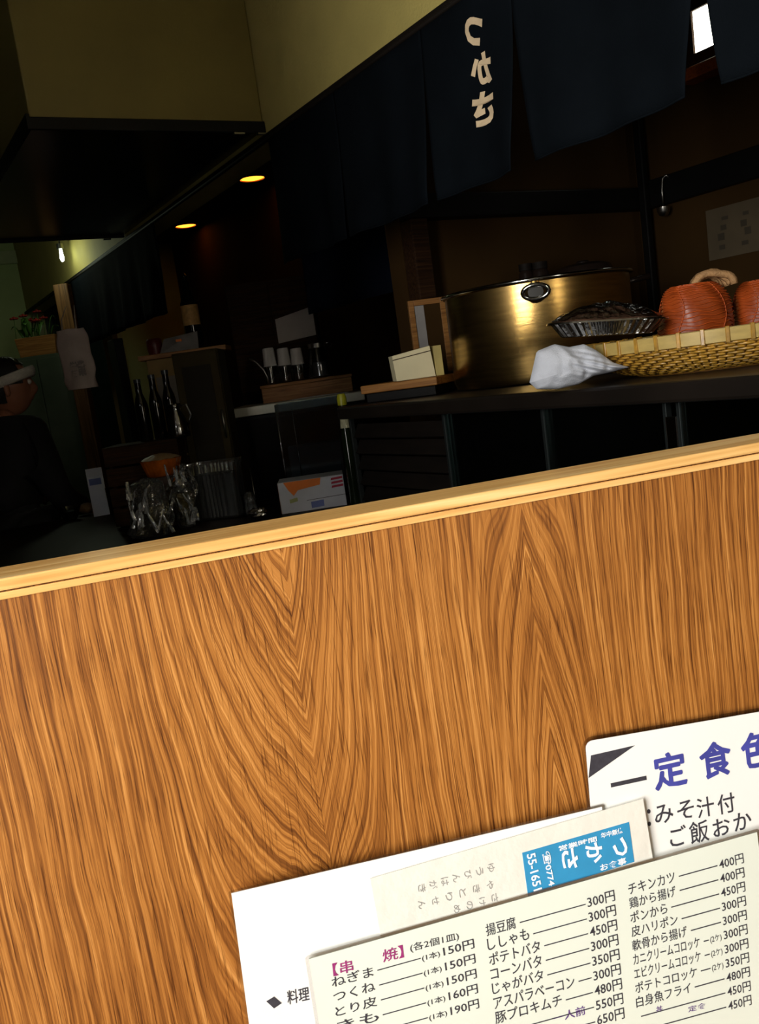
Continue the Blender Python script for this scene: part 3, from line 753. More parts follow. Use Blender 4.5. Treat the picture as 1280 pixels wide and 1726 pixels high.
MB().add(vs, fs).build('tray_wall', M_foil, ft)
def lid(a, b):
    q = math.tau * a; r_ = rr(q, 0.101, 0.067) * b
    h_ = 0.027 + 0.030 * (1 - b ** 2.2) + 0.010 * noise.noise((r_ * math.cos(q) * 40, r_ * math.sin(q) * 40, 3.1)) * (1 - b)
    return (r_ * math.cos(q), r_ * math.sin(q), h_)
MB().grid(lid, 60, 14).build('wrapped_food', M_smoke, ft, smooth=180)
MB().grid(lambda a, b: Vector(lid(a, b)) + Vector((0, 0, 0.003 + 0.003 * noise.noise((a * 30, b * 9, 1)))), 60, 14).build('cling_film', clear_mat('cling_film', gloss=0.10, rough=0.15, bump=0.4, bscale=70), ft)

# crumpled white cloth hanging off the counter's edge
def cloth():
    a0 = at(985, 622, 1.66); c0 = at(905, 590, 1.86); e0 = at(1070, 622, 1.60)
    q = at(965, 625, 1.66); org = Vector((q.x, q.y, CTZ + 0.001))
    X = Vector((1, 0.0, 0)) ; 
    o = thing('white_cloth', 'crumpled white cotton cloth lying beside the basket on the counter edge', 'cloth', org)
    outline = [(893, 645), (905, 592), (935, 580), (960, 585), (985, 580), (1005, 590), (1034, 611), (1062, 619), (1028, 628), (1000, 634), (975, 648), (940, 656), (905, 656)]
    n = len(outline)
    P = [at(x, y, 1.66) for x, y in outline]
    cx = sum((p.x for p in P)) / n; cz = sum((p.z for p in P)) / n
    # radial pillow: front and back skins of a flattened bundle, pleated towards its right tail
    def ring(a):
        x = a * n; i = int(x) % n; f = x - int(x); return P[i].lerp(P[(i + 1) % n], f)
    def skin(sign):
        def fn(a, b):
            e = ring(a); x = cx + (e.x - cx) * b; z = cz + (e.z - cz) * b
            th = 0.036 * math.sqrt(max(0.0, 1 - b ** 2.4))
            pl_ = 0.0038 * math.sin((z - cz + 0.35 * (x - cx)) * 620) * min(1, max(0, (x - cx + 0.03) * 14)) * (1 - b * .4)
            cr = 0.010 * noise.noise((x * 26, z * 26, 2.0 + sign)) + 0.005 * noise.noise((x * 70, z * 70, 5.0))
            return Vector((x, q.y - sign * (th + (cr + pl_) * (1 - b ** 4)) , z)) - org
        return fn
    mb = MB(); mb.grid(skin(1), 96, 26); mb.grid(skin(-1), 96, 26)
    zmin = min(v.z for v in mb.v)
    mb.build('cloth_bundle', mat('white_cotton', (206, 210, 220), 0.9, var=0.08, scale=30, bump=0.3, bscale=500), o, smooth=180)
    return o
cloth()

# ------------------------------------------------------------------ bits on the far end of the tall counter and the kitchen wall
q0, q1 = at(607, 652, 2.42), at(736, 640, 2.32)
ld = (q1 - q0); ld.z = 0; ll = ld.length; lz = math.atan2(ld.y, ld.x)
lb = tag(MB().box((0, 0, 0), (ll, 0.16, 0.022)).build('wooden_ledge', M_mwood, loc=(q0.x, q0.y, CTZ + 0.026), rz=lz, bevel=0.003), 'honey coloured wooden ledge board carrying the small white box', 'board')
lb2 = tag(MB().box((0.01, 0.01, 0), (ll - 0.01, 0.15, 0.0245)).build('black_riser', M_black, loc=(q0.x, q0.y, CTZ + 0.0008), rz=lz, bevel=0.002), 'black riser block under the wooden ledge board', 'block')
q = at(716, 628, 2.35)
wb = thing('napkin_box', 'small cream white box with a slanted lid on the wooden ledge', 'box', (q.x - 0.075, q.y, CTZ + 0.0486), R(6))
MB().add([(0,0,0),(0.105,0,0),(0.105,0.07,0),(0,0.07,0),(-0.004,0,0.066),(0.098,0,0.080),(0.098,0.07,0.080),(-0.004,0.07,0.066)], [(0,3,2,1),(4,5,6,7),(0,1,5,4),(1,2,6,5),(2,3,7,6),(3,0,4,7)]).build('box_body', mat('cream_card_box', (226, 216, 176), 0.6, var=0.05), wb, bevel=0.001)
MB().add([(-0.003,-0.0008,0.054),(0.1,-0.0008,0.066),(0.1,-0.0002,0.066),(-0.003,-0.0002,0.054),(-0.0045,-0.0008,0.056),(0.0985,-0.0008,0.068),(0.0985,-0.0002,0.068),(-0.0045,-0.0002,0.056)], [(0,3,2,1),(4,5,6,7),(0,1,5,4),(1,2,6,5),(2,3,7,6),(3,0,4,7)]).build('lid_seam', M_dwood, wb)
MB().box((0.1065, 0.0, 0), (0.128, 0.07, 0.078)).build('side_sleeve', mat('yellow_card', (176, 160, 96), 0.6), wb, bevel=0.001)
q = at(724, 560, 2.62)
pf = thing('picture_frame', 'small wooden frame leaning beside the stock pot above the white box', 'frame', (q.x - 0.05, q.y, CTZ + 0.0008), R(10))
fz0, fz1 = 0.0, at(724, 503, 2.62).z - CTZ
for bx in (((0, 0, 0), (0.016, 0.014, fz1)), ((0.094, 0, 0), (0.110, 0.014, fz1)), ((0.0162, 0, fz1 - 0.016), (0.0938, 0.014, fz1)), ((0.0162, 0, 0), (0.0938, 0.014, 0.016))):
    MB().box(*bx).build('frame_bar', M_mwood, pf, bevel=0.001)
MB().box((0.0165, 0.004, 0.0165), (0.045, 0.009, fz1 - 0.0165)).build('mat_board', mat('grey_mat', (150, 146, 142), 0.7), pf)
MB().box((0.0452, 0.004, 0.0165), (0.0935, 0.009, fz1 - 0.0165)).build('picture', M_brown, pf)

# poster and hook on the right wall
def wallpt(px, py): p_ = on_plane(px, py, DT * (U_R - 0.002), DT); return p_.dot(DN), p_.z
v1, za = wallpt(1197, 440); v0, zb = wallpt(1330, 300)
ps = thing('wall_poster', 'faded paper poster with dark blotted characters on the kitchen wall', 'poster', UV(U_R - 0.004, v0, za), RZ)
PW, PH = v1 - v0, zb - za - 0.03
MB().box((0, 0, 0), (0.003, PW, PH)).build('paper', mat('faded_poster', (84, 72, 52), 0.85, var=0.15, scale=8), ps)
random.seed(4)
for i in range(3):
    for j in range(4):
        y = PW * (0.15 + 0.28 * i + .08 * random.random()); z = PH * (0.12 + 0.2 * j + .06 * random.random())
        MB().box((-0.0006, y, z), (-0.0001, y + 0.016 + 0.01 * random.random(), z + 0.010 + 0.014 * random.random())).build('ink_mark', mat('faded_ink', (60, 52, 38), .8), ps)
q = on_plane(1120, 365, DT * (U_R - 0.05), DT); hz = at(1120, 310, 3).z
lk = thing('hanging_ladle', 'small grey steel ladle hanging from the black wall beam', 'ladle', (q.x, q.y, q.z))
MB().tube([(0, 0, 0.03), (0, 0, 0.085), (0.004, 0, 0.12), (0.016, -0.004, 0.13), (0.022, -0.006, 0.12)], 0.004, 8).build('handle', M_steel, lk, smooth=180)
MB().lathe([(0.001, 0.0), (0.014, 0.004), (0.020, 0.016), (0.022, 0.030), (0.020, 0.030), (0.012, 0.006), (0.001, 0.003)], 20).build('bowl', M_steel, lk, smooth=60)
# wooden bracket glowing under the small window
v1, za = wallpt(1178, 141); v0, zb = wallpt(1232, 96)
tag(ubuild(MB().box((U_R - 0.075, v0 - 0.05, za), (U_R - 0.002, v1 + 0.02, zb)), 'window_ledge', plank_wood('red_wood', (130, 60, 22), (170, 84, 32), (190, 104, 44), 0.4), bevel=0.004), 'reddish wooden block under the small bright kitchen window', 'ledge')

# ceiling downlights of the kitchen
for i, (px, py) in enumerate(((425, 299), (313, 379))):
    q = at_z(px, py, 2.449)
    o = thing('ceiling_downlight', ('nearer' if i == 0 else 'farther') + ' of the two amber downlights glowing in the dark kitchen ceiling', 'lamp', (q.x, q.y, 2.4495), group='amber downlights')
    MB().lathe([(0.088, 0), (0.088, -0.006), (0.078, -0.012), (0.072, -0.010), (0.072, 0)], 32).build('trim_ring', mat('bronze_ring', (120, 70, 30), 0.3, metal=0.8), o, smooth=40)
    MB().lathe([(0.001, -0.012), (0.05, -0.010), (0.071, -0.004), (0.071, -0.001), (0.001, -0.001)], 32).build('lens', mat('amber_lens', (255, 170, 60), 0.4, var=0.05, emis=(255, 150, 40), estr=4.0), o, smooth=40)

# ------------------------------------------------------------------ low service counter behind the partition
M_wtop = mat('dark_worktop', (32, 21, 15), 0.5, var=0.35, scale=5, spec=0.15)
sc = thing('service_counter', 'low dark wooden service counter behind the partition with bottles and wrapped goods', 'counter', UV(0.30, 2.19, 0), RZ)
mb = MB(); mb.box((0, 0, WKZ - 0.03), (1.15, 0.78, WKZ)); mb.box((0, 0.7801, WKZ - 0.03), (0.84, 1.42, WKZ))
mb.build('worktop', M_wtop, sc)
MB().box((0.02, 0.02, 0.08), (1.13, 0.76, WKZ - 0.0305)).build('cabinet', M_blackwood, sc)
MB().box((0.02, 0.7605, 0.08), (0.82, 1.40, WKZ - 0.0305)).build('cabinet', M_blackwood, sc)
MB().box((0.05, 0.05, 0), (0.80, 1.36, 0.0795)).build('plinth', M_black, sc)
def onwork(px, py): return at_z(px, py, WKZ + 0.0006)

# crumpled clear bags
M_bag = clear_mat('clear_bag_plastic', tint=(0.86, 0.9, 0.88), gloss=0.20, rough=0.12, bump=0.6, bscale=40, milk=0.03)
def crumple(name, label, c, rx, ry, hz, seed, lean=0.0, rough=1.0):
    o = thing(name, label, 'plastic bag', c)
    def fn(a, b):
        q = math.tau * a; t = b
        prof_ = (0.55 + 0.9 * t - 0.95 * t * t) if t < .99 else .35
        x = rx * prof_ * math.cos(q) ; y = ry * prof_ * math.sin(q); z = hz * t
        n_ = noise.cell_vector((x * 30 + seed, y * 30, z * 22)) - Vector((.5, .5, .5))
        n2 = noise.noise_vector((x * 26 + seed, y * 26, z * 14))
        k_ = min(1, t * 6) * rough
        return (x + (n_.x * .016 + n2.x * .030) * k_ + lean * t * t, y + (n_.y * .016 + n2.y * .03) * k_, max(0.0005, z + n2.z * .02 * k_ * (1 - .3 * t)))
    MB().grid(fn, 34, 14).build('bag_skin', M_bag, o)
    MB().grid(lambda a, b: Vector(fn(a, 0.02 + b * .7)) * 0.72 + Vector((0, 0, .004)), 20, 8).build('contents', mat('straw_contents', (96, 84, 48), 0.3, var=0.5, scale=30, bump=0.5), o)
    random.seed(seed)
    for i in range(13):                              # stiff crumpled flaps catch the light
        a0 = random.uniform(-2.9, -0.2); t_ = random.uniform(.05, .75)
        c_ = Vector((rx * .85 * math.cos(a0), ry * .9 * math.sin(a0) - .008, hz * t_ + .012))
        d1 = Vector((random.uniform(-.5, .5), random.uniform(-.3, .3), 1)).normalized() * random.uniform(.035, .075)
        d2 = Vector((1, random.uniform(-.8, .8), random.uniform(-.4, .4))).normalized() * random.uniform(.006, .026)
        sd_ = random.random() * 9
        MB().grid(lambda u, v, c_=c_, d1=d1, d2=d2, sd_=sd_: (lambda p_: Vector((p_.x, p_.y, max(.001, p_.z))))(c_ + d1 * (u - .3) + d2 * (v - .5) * (1 - .6 * u) + Vector((0, .010 * noise.noise((u * 3 + sd_, v * 3, 1)), .006 * noise.noise((u * 4, v * 3 + sd_, 3))))), 6, 4, .0005).build('film_fold', clear_mat('shiny_film', gloss=.5, rough=.24, milk=.16), o)
    return o
q = onwork(262, 906); crumple('plastic_bag', 'crumpled shiny clear plastic bag at the left of the wrapped goods', q, 0.078, 0.055, 0.175, 3, 0.0)
q = onwork(318, 886); crumple('plastic_bag', 'loose clear plastic bag between the crumpled bag and the ribbed box', q - Vector((0, .02, 0)), 0.045, 0.032, 0.20, 9, 0.01)
# ribbed clear box
q = onwork(376, 872)
rb = thing('ribbed_box', 'clear ribbed plastic box standing on the service counter', 'box', (q.x, q.y, WKZ + .0006), R(-12))
n = 120; vs = []; fs = []; RW, RD, RH = 0.080, 0.045, 0.185
for l, (s_, z) in enumerate(((.94, 0), (1.0, .01), (1.0, RH - .015), (1.05, RH - .012), (1.05, RH))):
    for i in range(n):
        a = math.tau * i / n; r_ = rr(a, RW, RD, 6) * s_ + (0.0028 * math.cos(i * math.tau / 5) if 1 <= l <= 2 else 0); vs.append((r_ * math.cos(a), r_ * math.sin(a), z))
for l in range(4):
    for i in range(n): fs.append((l*n+i, l*n+(i+1)%n, (l+1)*n+(i+1)%n, (l+1)*n+i))
fs.append(tuple(range(n))[::-1])
MB().add(vs, fs).build('ribbed_wall', clear_mat('ribbed_plastic', tint=(0.75, 0.8, 0.78), gloss=0.40, rough=0.14, milk=0.04), rb, smooth=180)
MB().box((-RW * .85, -RD * .8, 0.003), (RW * .85, RD * .8, RH * .8)).build('dark_contents', mat('dark_contents', (46, 44, 44), 0.5, var=0.3, scale=30), rb, bevel=.006)
MB().lathe([(0.001, 0), (0.018, 0), (0.021, 0.02), (0.016, 0.045), (0.020, 0.06), (0.012, 0.075), (0.001, 0.078)], 16, c=(RW * 1.02 + 0.03, -0.03, 0.0)).build('stopper', M_bag, rb, smooth=180)
# twist of silver foil
q = onwork(436, 876); fo = MB()
fo.grid(lambda a, b: (0.030 * math.cos(a * 6.28) * (0.3 + .7 * math.sin(b * 2.6)) + .006 * noise.noise((a * 9, b * 7, 1)), 0.018 * math.sin(a * 6.28) * (0.3 + .7 * math.sin(b * 2.6)) + .006 * noise.noise((a * 9, b * 7, 5)), 0.036 * b + .004 * noise.noise((a * 12, b * 8, 8)) * b), 20, 8)
tag(fo.build('foil_twist', M_foil, loc=q), 'small twist of silver foil on the service counter next to the carton', 'foil')

# white carton with an orange flap
q = onwork(540, 858)
cb = thing('white_carton', 'white carton with a torn orange top panel and red print on the service counter', 'box', (q.x - .120, q.y, WKZ + .0006), R(2))
CW, CD, CH = 0.205, 0.12, 0.098
M_cw = mat('white_carton_card', (206, 208, 214), 0.55, var=0.05, scale=20)
MB().box((0, 0, 0), (CW, CD, CH)).build('carton_body', M_cw, cb, bevel=.0015)
MB().box((-0.0012, 0.002, 0.002), (-0.0003, CD - .002, CH - .003)).build('brown_side', mat('pinkish_card', (150, 92, 62), 0.6), cb)
y = -0.0006
def cpoly(pts, m, nm, yy=-0.0007):
    k_ = len(pts)
    MB().add([(x, yy, z) for x, z in pts] + [(x, yy + .0005, z) for x, z in pts], [tuple(range(k_)), tuple(range(k_, 2 * k_))[::-1]] + [(i, (i + 1) % k_, k_ + (i + 1) % k_, k_ + i) for i in range(k_)]).build(nm, m, cb)
cpoly([(0.018, CH - .001), (0.135, CH - .001), (0.13, CH - .022), (0.06, CH - .03), (0.045, CH - .046), (0.03, CH - .026)], mat('orange_print', (236, 124, 24), 0.55), 'orange_panel')
for i in range(3):
    cpoly([(0.165, CH - .014 - i * .012), (0.202, CH - .012 - i * .012), (0.202, CH - .005 - i * .012), (0.167, CH - .007 - i * .012)], mat('red_print', (176, 34, 60), 0.6), 'red_print')
cpoly([(0.095, 0.006), (0.135, 0.008), (0.135, 0.028), (0.095, 0.026)], mat('blue_print', (104, 118, 176), 0.6), 'blue_print')
cpoly([(0.083, 0.033), (0.204, 0.036), (0.204, 0.0345), (0.083, 0.0315)], INK, 'carton_seam')
cpoly([(0.03, 0.03), (0.055, 0.034), (0.055, 0.046), (0.03, 0.042)], mat('yellow_green_print', (170, 174, 110), 0.6), 'green_print')
# clear acrylic case behind the carton
q = onwork(545, 842)
ac = thing('acrylic_case', 'clear smoky acrylic case standing behind the white carton', 'case', (q.x - .115, q.y + .02, WKZ + .0006), R(2))
ah = at(545, 672, q.y).z - WKZ
M_acr = clear_mat('smoky_acrylic', tint=(0.62, 0.68, 0.72), gloss=0.06, rough=0.12)
for bx in (((0, 0, 0.0), (.225, .004, ah)), ((0, .146, 0), (.225, .15, ah)), ((0, .0042, 0), (.004, .1458, ah)), ((.221, .0042, 0), (.225, .1458, ah)), ((.0042, .0042, 0), (.2208, .1458, .004))):
    MB().box(*bx).build('acrylic_wall', M_acr, ac)
MB().tube([(0.002, -0.003, 0), (0.002, -0.003, ah)], .0028, 8).build('corner_edge', clear_mat('acrylic_edge', gloss=.35, rough=.1), ac, smooth=180)
MB().tube([(0.055, -0.003, ah * .2), (0.055, -0.003, ah * .95)], .0020, 8).build('corner_edge', clear_mat('acrylic_edge', gloss=.35, rough=.1), ac, smooth=180)
MB().box((.02, .03, .0045), (.20, .13, ah * .55)).build('paper_stack', mat('grey_papers', (70, 74, 80), 0.6, var=.3, scale=8), ac)
# slim bottle with yellow cap
q = onwork(602, 852); q = Vector((q.x, q.y, WKZ + .0006))
bh = at(604, 660, q.y).z - WKZ
bt = thing('slim_bottle', 'slim tall dark bottle with a yellow cap and pale label beside the acrylic case', 'bottle', q)
MB().lathe([(.001, 0), (.017, 0), (.018, .01), (.018, bh * .62), (.013, bh * .76), (.011, bh * .9), (.001, bh * .9)], 24).build('glass_body', mat('dark_green_glass', (24, 34, 18), 0.12, var=.2), bt, smooth=40)
MB().lathe([(.001, bh * .9005), (.014, bh * .9005), (.015, bh * .96), (.011, bh), (.001, bh)], 20).build('cap', mat('yellow_cap', (170, 168, 30), 0.35), bt, smooth=40)
MB().lathe([(.0163, bh * .70), (.0140, bh * .765), (.0125, bh * .87), (.0115, bh * .87), (.0131, bh * .765), (.0152, bh * .70), (.0163, bh * .70)], 20).build('label', mat('pale_label', (190, 186, 150), 0.6, var=.2, scale=60), bt, smooth=40)
# ------------------------------------------------------------------ under-counter fridge with tray, cups and jar
fx0, fx1, fy = at(388, 688, 3.4).x, at(612, 660, 3.4).x, 3.4
fzt = at(490, 676, 3.4).z
fr = thing('low_fridge', 'dark low fridge with a pale steel worktop in the middle of the kitchen', 'fridge', (fx0, fy, 0))
FW = fx1 - fx0
MB().box((0, 0.012, 0.05), (FW, .5, fzt - .036)).build('fridge_body', M_black, fr, bevel=.004)
MB().box((-.004, -.004, fzt - .035), (FW + .004, .504, fzt)).build('steel_top', mat('dull_steel_top', (196, 194, 178), 0.5, metal=.3, var=.08), fr, bevel=.003)
for x in (0.01, FW / 2 + .005):
    d_ = MB().box((x, 0, .12), (x + FW / 2 - .015, .0115, fzt - .05)).build('door', M_blackwood, fr, bevel=.002)
    MB().tube([(x + .03, -.012, .7), (x + .03, -.012, .95)], .005, 8).build('handle', M_steel, d_, smooth=180)
for x in (.03, FW - .07):
    for y in (.04, .42): MB().box((x, y, 0), (x + .04, y + .04, .0495)).build('foot', M_black, fr)
q = at(540, 664, 3.42)
tag(MB().grid(lambda a, b: (.225 * a, -.02 + .14 * b, .0010 + .002 * math.sin(a * 3)), 8, 6, .001).build('paper_sheet', M_white, loc=(at(489, 674, 3.43).x, 3.43, fzt + .001)), 'white sheet of paper lying on the pale fridge top', 'paper')
wt = thing('wooden_riser', 'honey wood riser box on the fridge top carrying the cups', 'riser', (at(440, 665, 3.58).x, 3.58, fzt + .0008), R(2))
TW, TD, TH = 0.37, .25, at(520, 640, 3.58).z - fzt
MB().box((0.004, 0.004, 0), (TW - .004, TD - .004, TH - .0125)).build('riser_box', M_mwood, wt, bevel=.002)
MB().box((0, 0, TH - .012), (TW, TD, TH)).build('lid_board', M_mwood, wt, bevel=.002)
tz0 = fzt + TH + .0016
M_cup = mat('white_ceramic', (200, 196, 188), 0.35, var=.06)
for i, px in enumerate((458, 482, 504)):
    q = at(px, 630, 3.66); top = at(px, 586, 3.66).z
    c = thing('upturned_cup', ('leftmost', 'middle', 'rightmost')[i] + ' of three white cups stacked upside down on clear tumblers', 'cup', (q.x, 3.66 + .01 * i, tz0), group='cups on the wooden riser')
    hc = top - tz0
    g = MB().lathe([(.001, 0), (.026, 0), (.028, .004), (.030, hc * .5), (.0285, hc * .5), (.0265, .006), (.001, .006)], 24).build('tumbler', clear_mat('tumbler_glass', gloss=.15, rough=.05), c, smooth=50)
    MB().lathe([(.028, hc * .5005), (.026, hc * .53), (.023, hc - .004), (.020, hc), (.001, hc), (.001, hc - .004), (.021, hc - .005), (.0255, hc * .5005)], 24).build('cup_body', M_cup, c, smooth=40)
q = at(541, 630, 3.68); top = at(533, 578, 3.68).z - tz0
j = thing('conical_jar', 'conical clear glass jar with a metal screw lid on the wooden riser', 'jar', (q.x, q.y, tz0))
MB().lathe([(.001, 0), (.050, 0), (.052, .006), (.043, top * .5), (.034, top * .82), (.032, top * .86), (.030, top * .86), (.032, top * .8), (.041, top * .5), (.048, .008), (.001, .005)], 32).build('glass_body', clear_mat('grey_jar_glass', tint=(.8, .82, .84), gloss=.12, rough=.1), j, smooth=50)
MB().lathe([(.001, top * .8605), (.036, top * .8605), (.037, top * .98), (.033, top), (.001, top)], 32).build('lid', M_steel, j, smooth=40)
MB().tube([(.036, 0, top * .95), (.055, .01, top * .97), (.062, .02, top * .9), (.05, .02, top * .82)], .003, 6).build('wire_bail', M_steel, j, smooth=180)
MB().lathe([(.001, .007), (.046, .007), (.040, top * .45), (.001, top * .45)], 24).build('contents', mat('grey_powder', (126, 124, 120), .8), j, smooth=40)
# curved steel wire stand left of the cups
q = at(446, 634, 3.62)
tag(MB().tube([(.012, 0, 0), (.010, 0, .03), (0, 0, .06), (-.025, 0, .095), (-.05, 0, .115)], .004, 8).build('curved_spoon_handle', M_steel, loc=(q.x, 3.625, tz0), smooth=180), 'curved steel spoon handle rising left of the white cups', 'spoon')
# sheet of white paper pinned up behind the cups
q = at(497, 552, 3.95)
tag(MB().add([(-.085, 0, -.055), (.085, 0, -.040), (.085, 0, .085), (-.085, 0, .05), (-.085, .002, -.055), (.085, .002, -.040), (.085, .002, .085), (-.085, .002, .05)], [(0,1,2,3),(7,6,5,4),(0,4,5,1),(1,5,6,2),(2,6,7,3),(3,7,4,0)]).build('pinned_paper', mat('grey_notice_paper', (170, 158, 148), .7, var=.06), loc=(q.x, 4.019, q.z)), 'pale slanted paper pinned to the dark cabinet behind the cups', 'paper')
bc = thing('back_cabinet', 'tall dark brown cabinet behind the fridge', 'cabinet', (-.54, 4.02, 0))
zt = at(460, 470, 4.02).z
MB().box((0, .012, 0), (.38, .30, zt)).build('cabinet_body', M_dwood, bc, bevel=.004)
for x in (.005, .1925): 
    d_ = MB().box((x, .002, .3), (x + .1825, .0115, zt - .02)).build('door', M_dwood, bc, bevel=.002)
    MB().ball((x + (.165 if x < .1 else .018), -.006, 1.2), .009, 10, 8).build('knob', M_steel, d_, smooth=180)

# ------------------------------------------------------------------ olive box, crate, bottles, dish
q = at(355, 700, 3.3); z1 = at(355, 592, 3.3).z - WKZ
ob = thing('olive_cabinet', 'slim olive brown upright cabinet on the service counter beside the fridge', 'cabinet', (at(322, 700, 3.3).x, 3.12, WKZ + .0006), R(0))
M_ol = mat('olive_brown_laminate', (56, 48, 26), 0.7, var=.15, spec=.1)
MB().box((0, .014, 0), (.16, .18, z1)).build('cabinet_body', M_ol, ob, bevel=.003)
d_ = MB().box((.004, 0, .01), (.156, .0135, z1 - .006)).build('door', M_ol, ob, bevel=.002)
MB().box((.03, -.003, .06), (.13, -.0003, z1 - .05)).build('door_panel', mat('dark_door_panel', (34, 29, 18), .6, spec=.1), d_, bevel=.001)
MB().tube([(.145, -.008, .24), (.145, -.008, .34)], .004, 6).build('handle', M_steel, d_, smooth=180)
q = at(268, 742, 3.02); cz = q.z
cr_ = thing('storage_crate', 'dark slatted storage crate on the service counter carrying the dark bottles', 'crate', (q.x - .178, 2.96, WKZ + .0006), 0.0)
ch = cz - WKZ
for i in range(4):
    z = ch * i / 4 + .004
    for y in (0, .172): MB().box((0, y, z), (.25, y + .010, z + ch / 4 - .008)).build('slat', M_dwood, cr_, bevel=.001)
for x in (0.0105, .2275):
    MB().box((x, .0102, 0), (x + .012, .1718, ch - .001)).build('end_board', M_dwood, cr_)
MB().box((0, 0, ch - .0042), (.25, .182, ch)).build('crate_top', M_dwood, cr_)
M_bot = mat('black_bottle_glass', (12, 10, 8), 0.1, var=.2)
for i, (px, tp, lb_) in enumerate(((243, 638, 'nearest the black post'), (267, 630, 'in the middle'), (290, 622, 'nearest the olive cabinet, tallest'))):
    q = at(px, 735, 3.02); h_ = at(px, tp, 3.04).z - (WKZ + .0006 + ch)
    b_ = thing('dark_bottle', 'black glass bottle of the row of three on the crate, ' + lb_, 'bottle', (q.x, 3.055 + .01 * i, WKZ + .0014 + ch), group='dark bottles on the crate')
    MB().lathe([(.001, 0), (.021, 0), (.0225, .006), (.0225, h_ * .55), (.020, h_ * .63), (.0115, h_ * .76), (.0105, h_ * .94), (.001, h_ * .94)], 24).build('glass_body', M_bot, b_, smooth=40)
    MB().lathe([(.001, h_ * .9405), (.012, h_ * .9405), (.012, h_ - .003), (.012, h_), (.001, h_)], 20).build('cap', mat('dark_cap', (70, 74, 80), .3, metal=.6), b_, smooth=40)
q = at(300, 740, 2.98)
cf = thing('glass_carafe', 'small ribbed glass carafe in front of the dark bottles', 'carafe', (q.x + .004, 2.995, WKZ + .0014 + ch))
MB().lathe([(.001, 0), (.036, 0), (.038, .01), (.030, .06), (.018, .085), (.016, .10), (.021, .112), (.019, .112), (.014, .10), (.016, .085), (.028, .06), (.035, .012), (.001, .004)], 32, mod=lambda a, i: 1 + .03 * math.cos(12 * a)).build('glass_body', clear_mat('carafe_glass', tint=(.8, .8, .84), gloss=.28, rough=.12), cf, smooth=180)
MB().tube([(.016, 0, .10), (.04, 0, .105), (.05, 0, .07), (.034, 0, .035)], .004, 8).build('handle', clear_mat('carafe_glass'), cf, smooth=180)
# amber ribbed dish on a brown box
q = at(278, 800, 2.88); bz = q.z
bb = tag(MB().box((-.075, -.04, 0), (.075, .04, bz - WKZ - .002)).build('brown_box', mat('brown_card', (60, 38, 20), .6, var=.2), loc=(q.x, 2.86, WKZ + .0006), rz=R(6), bevel=.003), 'plain brown box under the amber ribbed dish', 'box')
dm = thing('amber_dish', 'amber ribbed glass dish glowing orange with a cream film over it', 'dish', (q.x, 2.86, bz - .0008), R(0))
dh = at(278, 772, 2.86).z - bz
MB().lathe([(.001, 0), (.046, 0), (.050, .004), (.066, dh), (.063, dh), (.047, .007), (.001, .004)], 96, mod=lambda a, i: 1 + (.02 * math.cos(24 * a) if i > 1 else 0)).build('dish_body', mat('amber_glass', (170, 84, 14), .12, var=.3, scale=40), dm, smooth=60)
MB().grid(lambda a, b: (.062 * b * math.cos(a * math.tau), .062 * b * math.sin(a * math.tau), dh + .001 + .016 * (1 - b * b) + .003 * noise.noise((a * 20, b * 6, 2))), 40, 8).build('film_cover', mat('cream_film', (150, 122, 84), .4, var=.15), dm, smooth=180)

# cream notice stand with top board
q = at(300, 640, 3.95); zt = at(300, 592, 3.95).z
ns = thing('cream_stand', 'cream panelled stand with a wooden top board behind the dark bottles', 'stand', (at(252, 640, 3.95).x, 3.95, 0))
SW = at(332, 640, 3.95).x - at(252, 640, 3.95).x
MB().box((0, 0, 0), (SW, .14, zt - .022)).build('panel', M_cream, ns, bevel=.002)
MB().box((-.03, -.02, zt - .0215), (SW + .15, .16, zt)).build('top_board', M_mwood, ns, bevel=.003)
MB().box((.03, -.003, zt - .22), (.03 + SW * .55, -.0003, zt - .10)).build('notice', mat('grey_notice', (128, 118, 104), .7, var=.1), ns)
q = at(312, 560, 3.96)
fp = thing('framed_print', 'small pale framed print with an orange spot on the cream stand', 'picture', (q.x - .12, 3.945, zt + .0006), R(0))
MB().add([(0, 0, 0), (.17, 0, 0), (.17, .01, 0), (0, .01, 0), (.02, .03, .06), (.17, .03, .075), (.17, .04, .075), (.02, .04, .06)], [(0,3,2,1),(4,5,6,7),(0,1,5,4),(1,2,6,5),(2,3,7,6),(3,0,4,7)]).build('print_board', mat('grey_blue_print', (120, 116, 110), .6, var=.2, scale=20), fp, bevel=.001)
MB().box((.075, .010, .040), (.10, .0145, .050)).build('orange_spot', mat('orange_print', (236, 124, 24), 0.55), fp)
q = at(250, 570, 3.97)
tag(MB().lathe([(.001, 0), (.030, 0), (.034, .03), (.034, .062), (.028, .070), (.001, .070)], 20).build('red_tin', mat('dark_red_tin', (92, 22, 18), .4), loc=(q.x + .01, 4.02, zt + .0006), smooth=40), 'dark red tin at the left end of the cream stand top', 'tin')
q = at(334, 540, 4.3)
# sake bottle with a label on a dark plinth further back
sk = thing('labelled_bottle', 'tall dark bottle with a cream label in the gloom above the cream stand', 'bottle', (q.x + .01, 4.065, zt + .0006))
hh = at(334, 455, 4.03).z - zt
MB().lathe([(.001, 0), (.036, 0), (.038, .006), (.038, hh * .6), (.014, hh * .78), (.013, hh * .96), (.001, hh)], 24).build('glass_body', M_bot, sk, smooth=40)
MB().lathe([(.0385, hh * .32), (.0385, hh * .58), (.0381, hh * .58), (.0381, hh * .32), (.0385, hh * .32)], 24).build('label', mat('cream_bottle_label', (170, 130, 70), .7, var=.3, scale=60), sk, smooth=40)
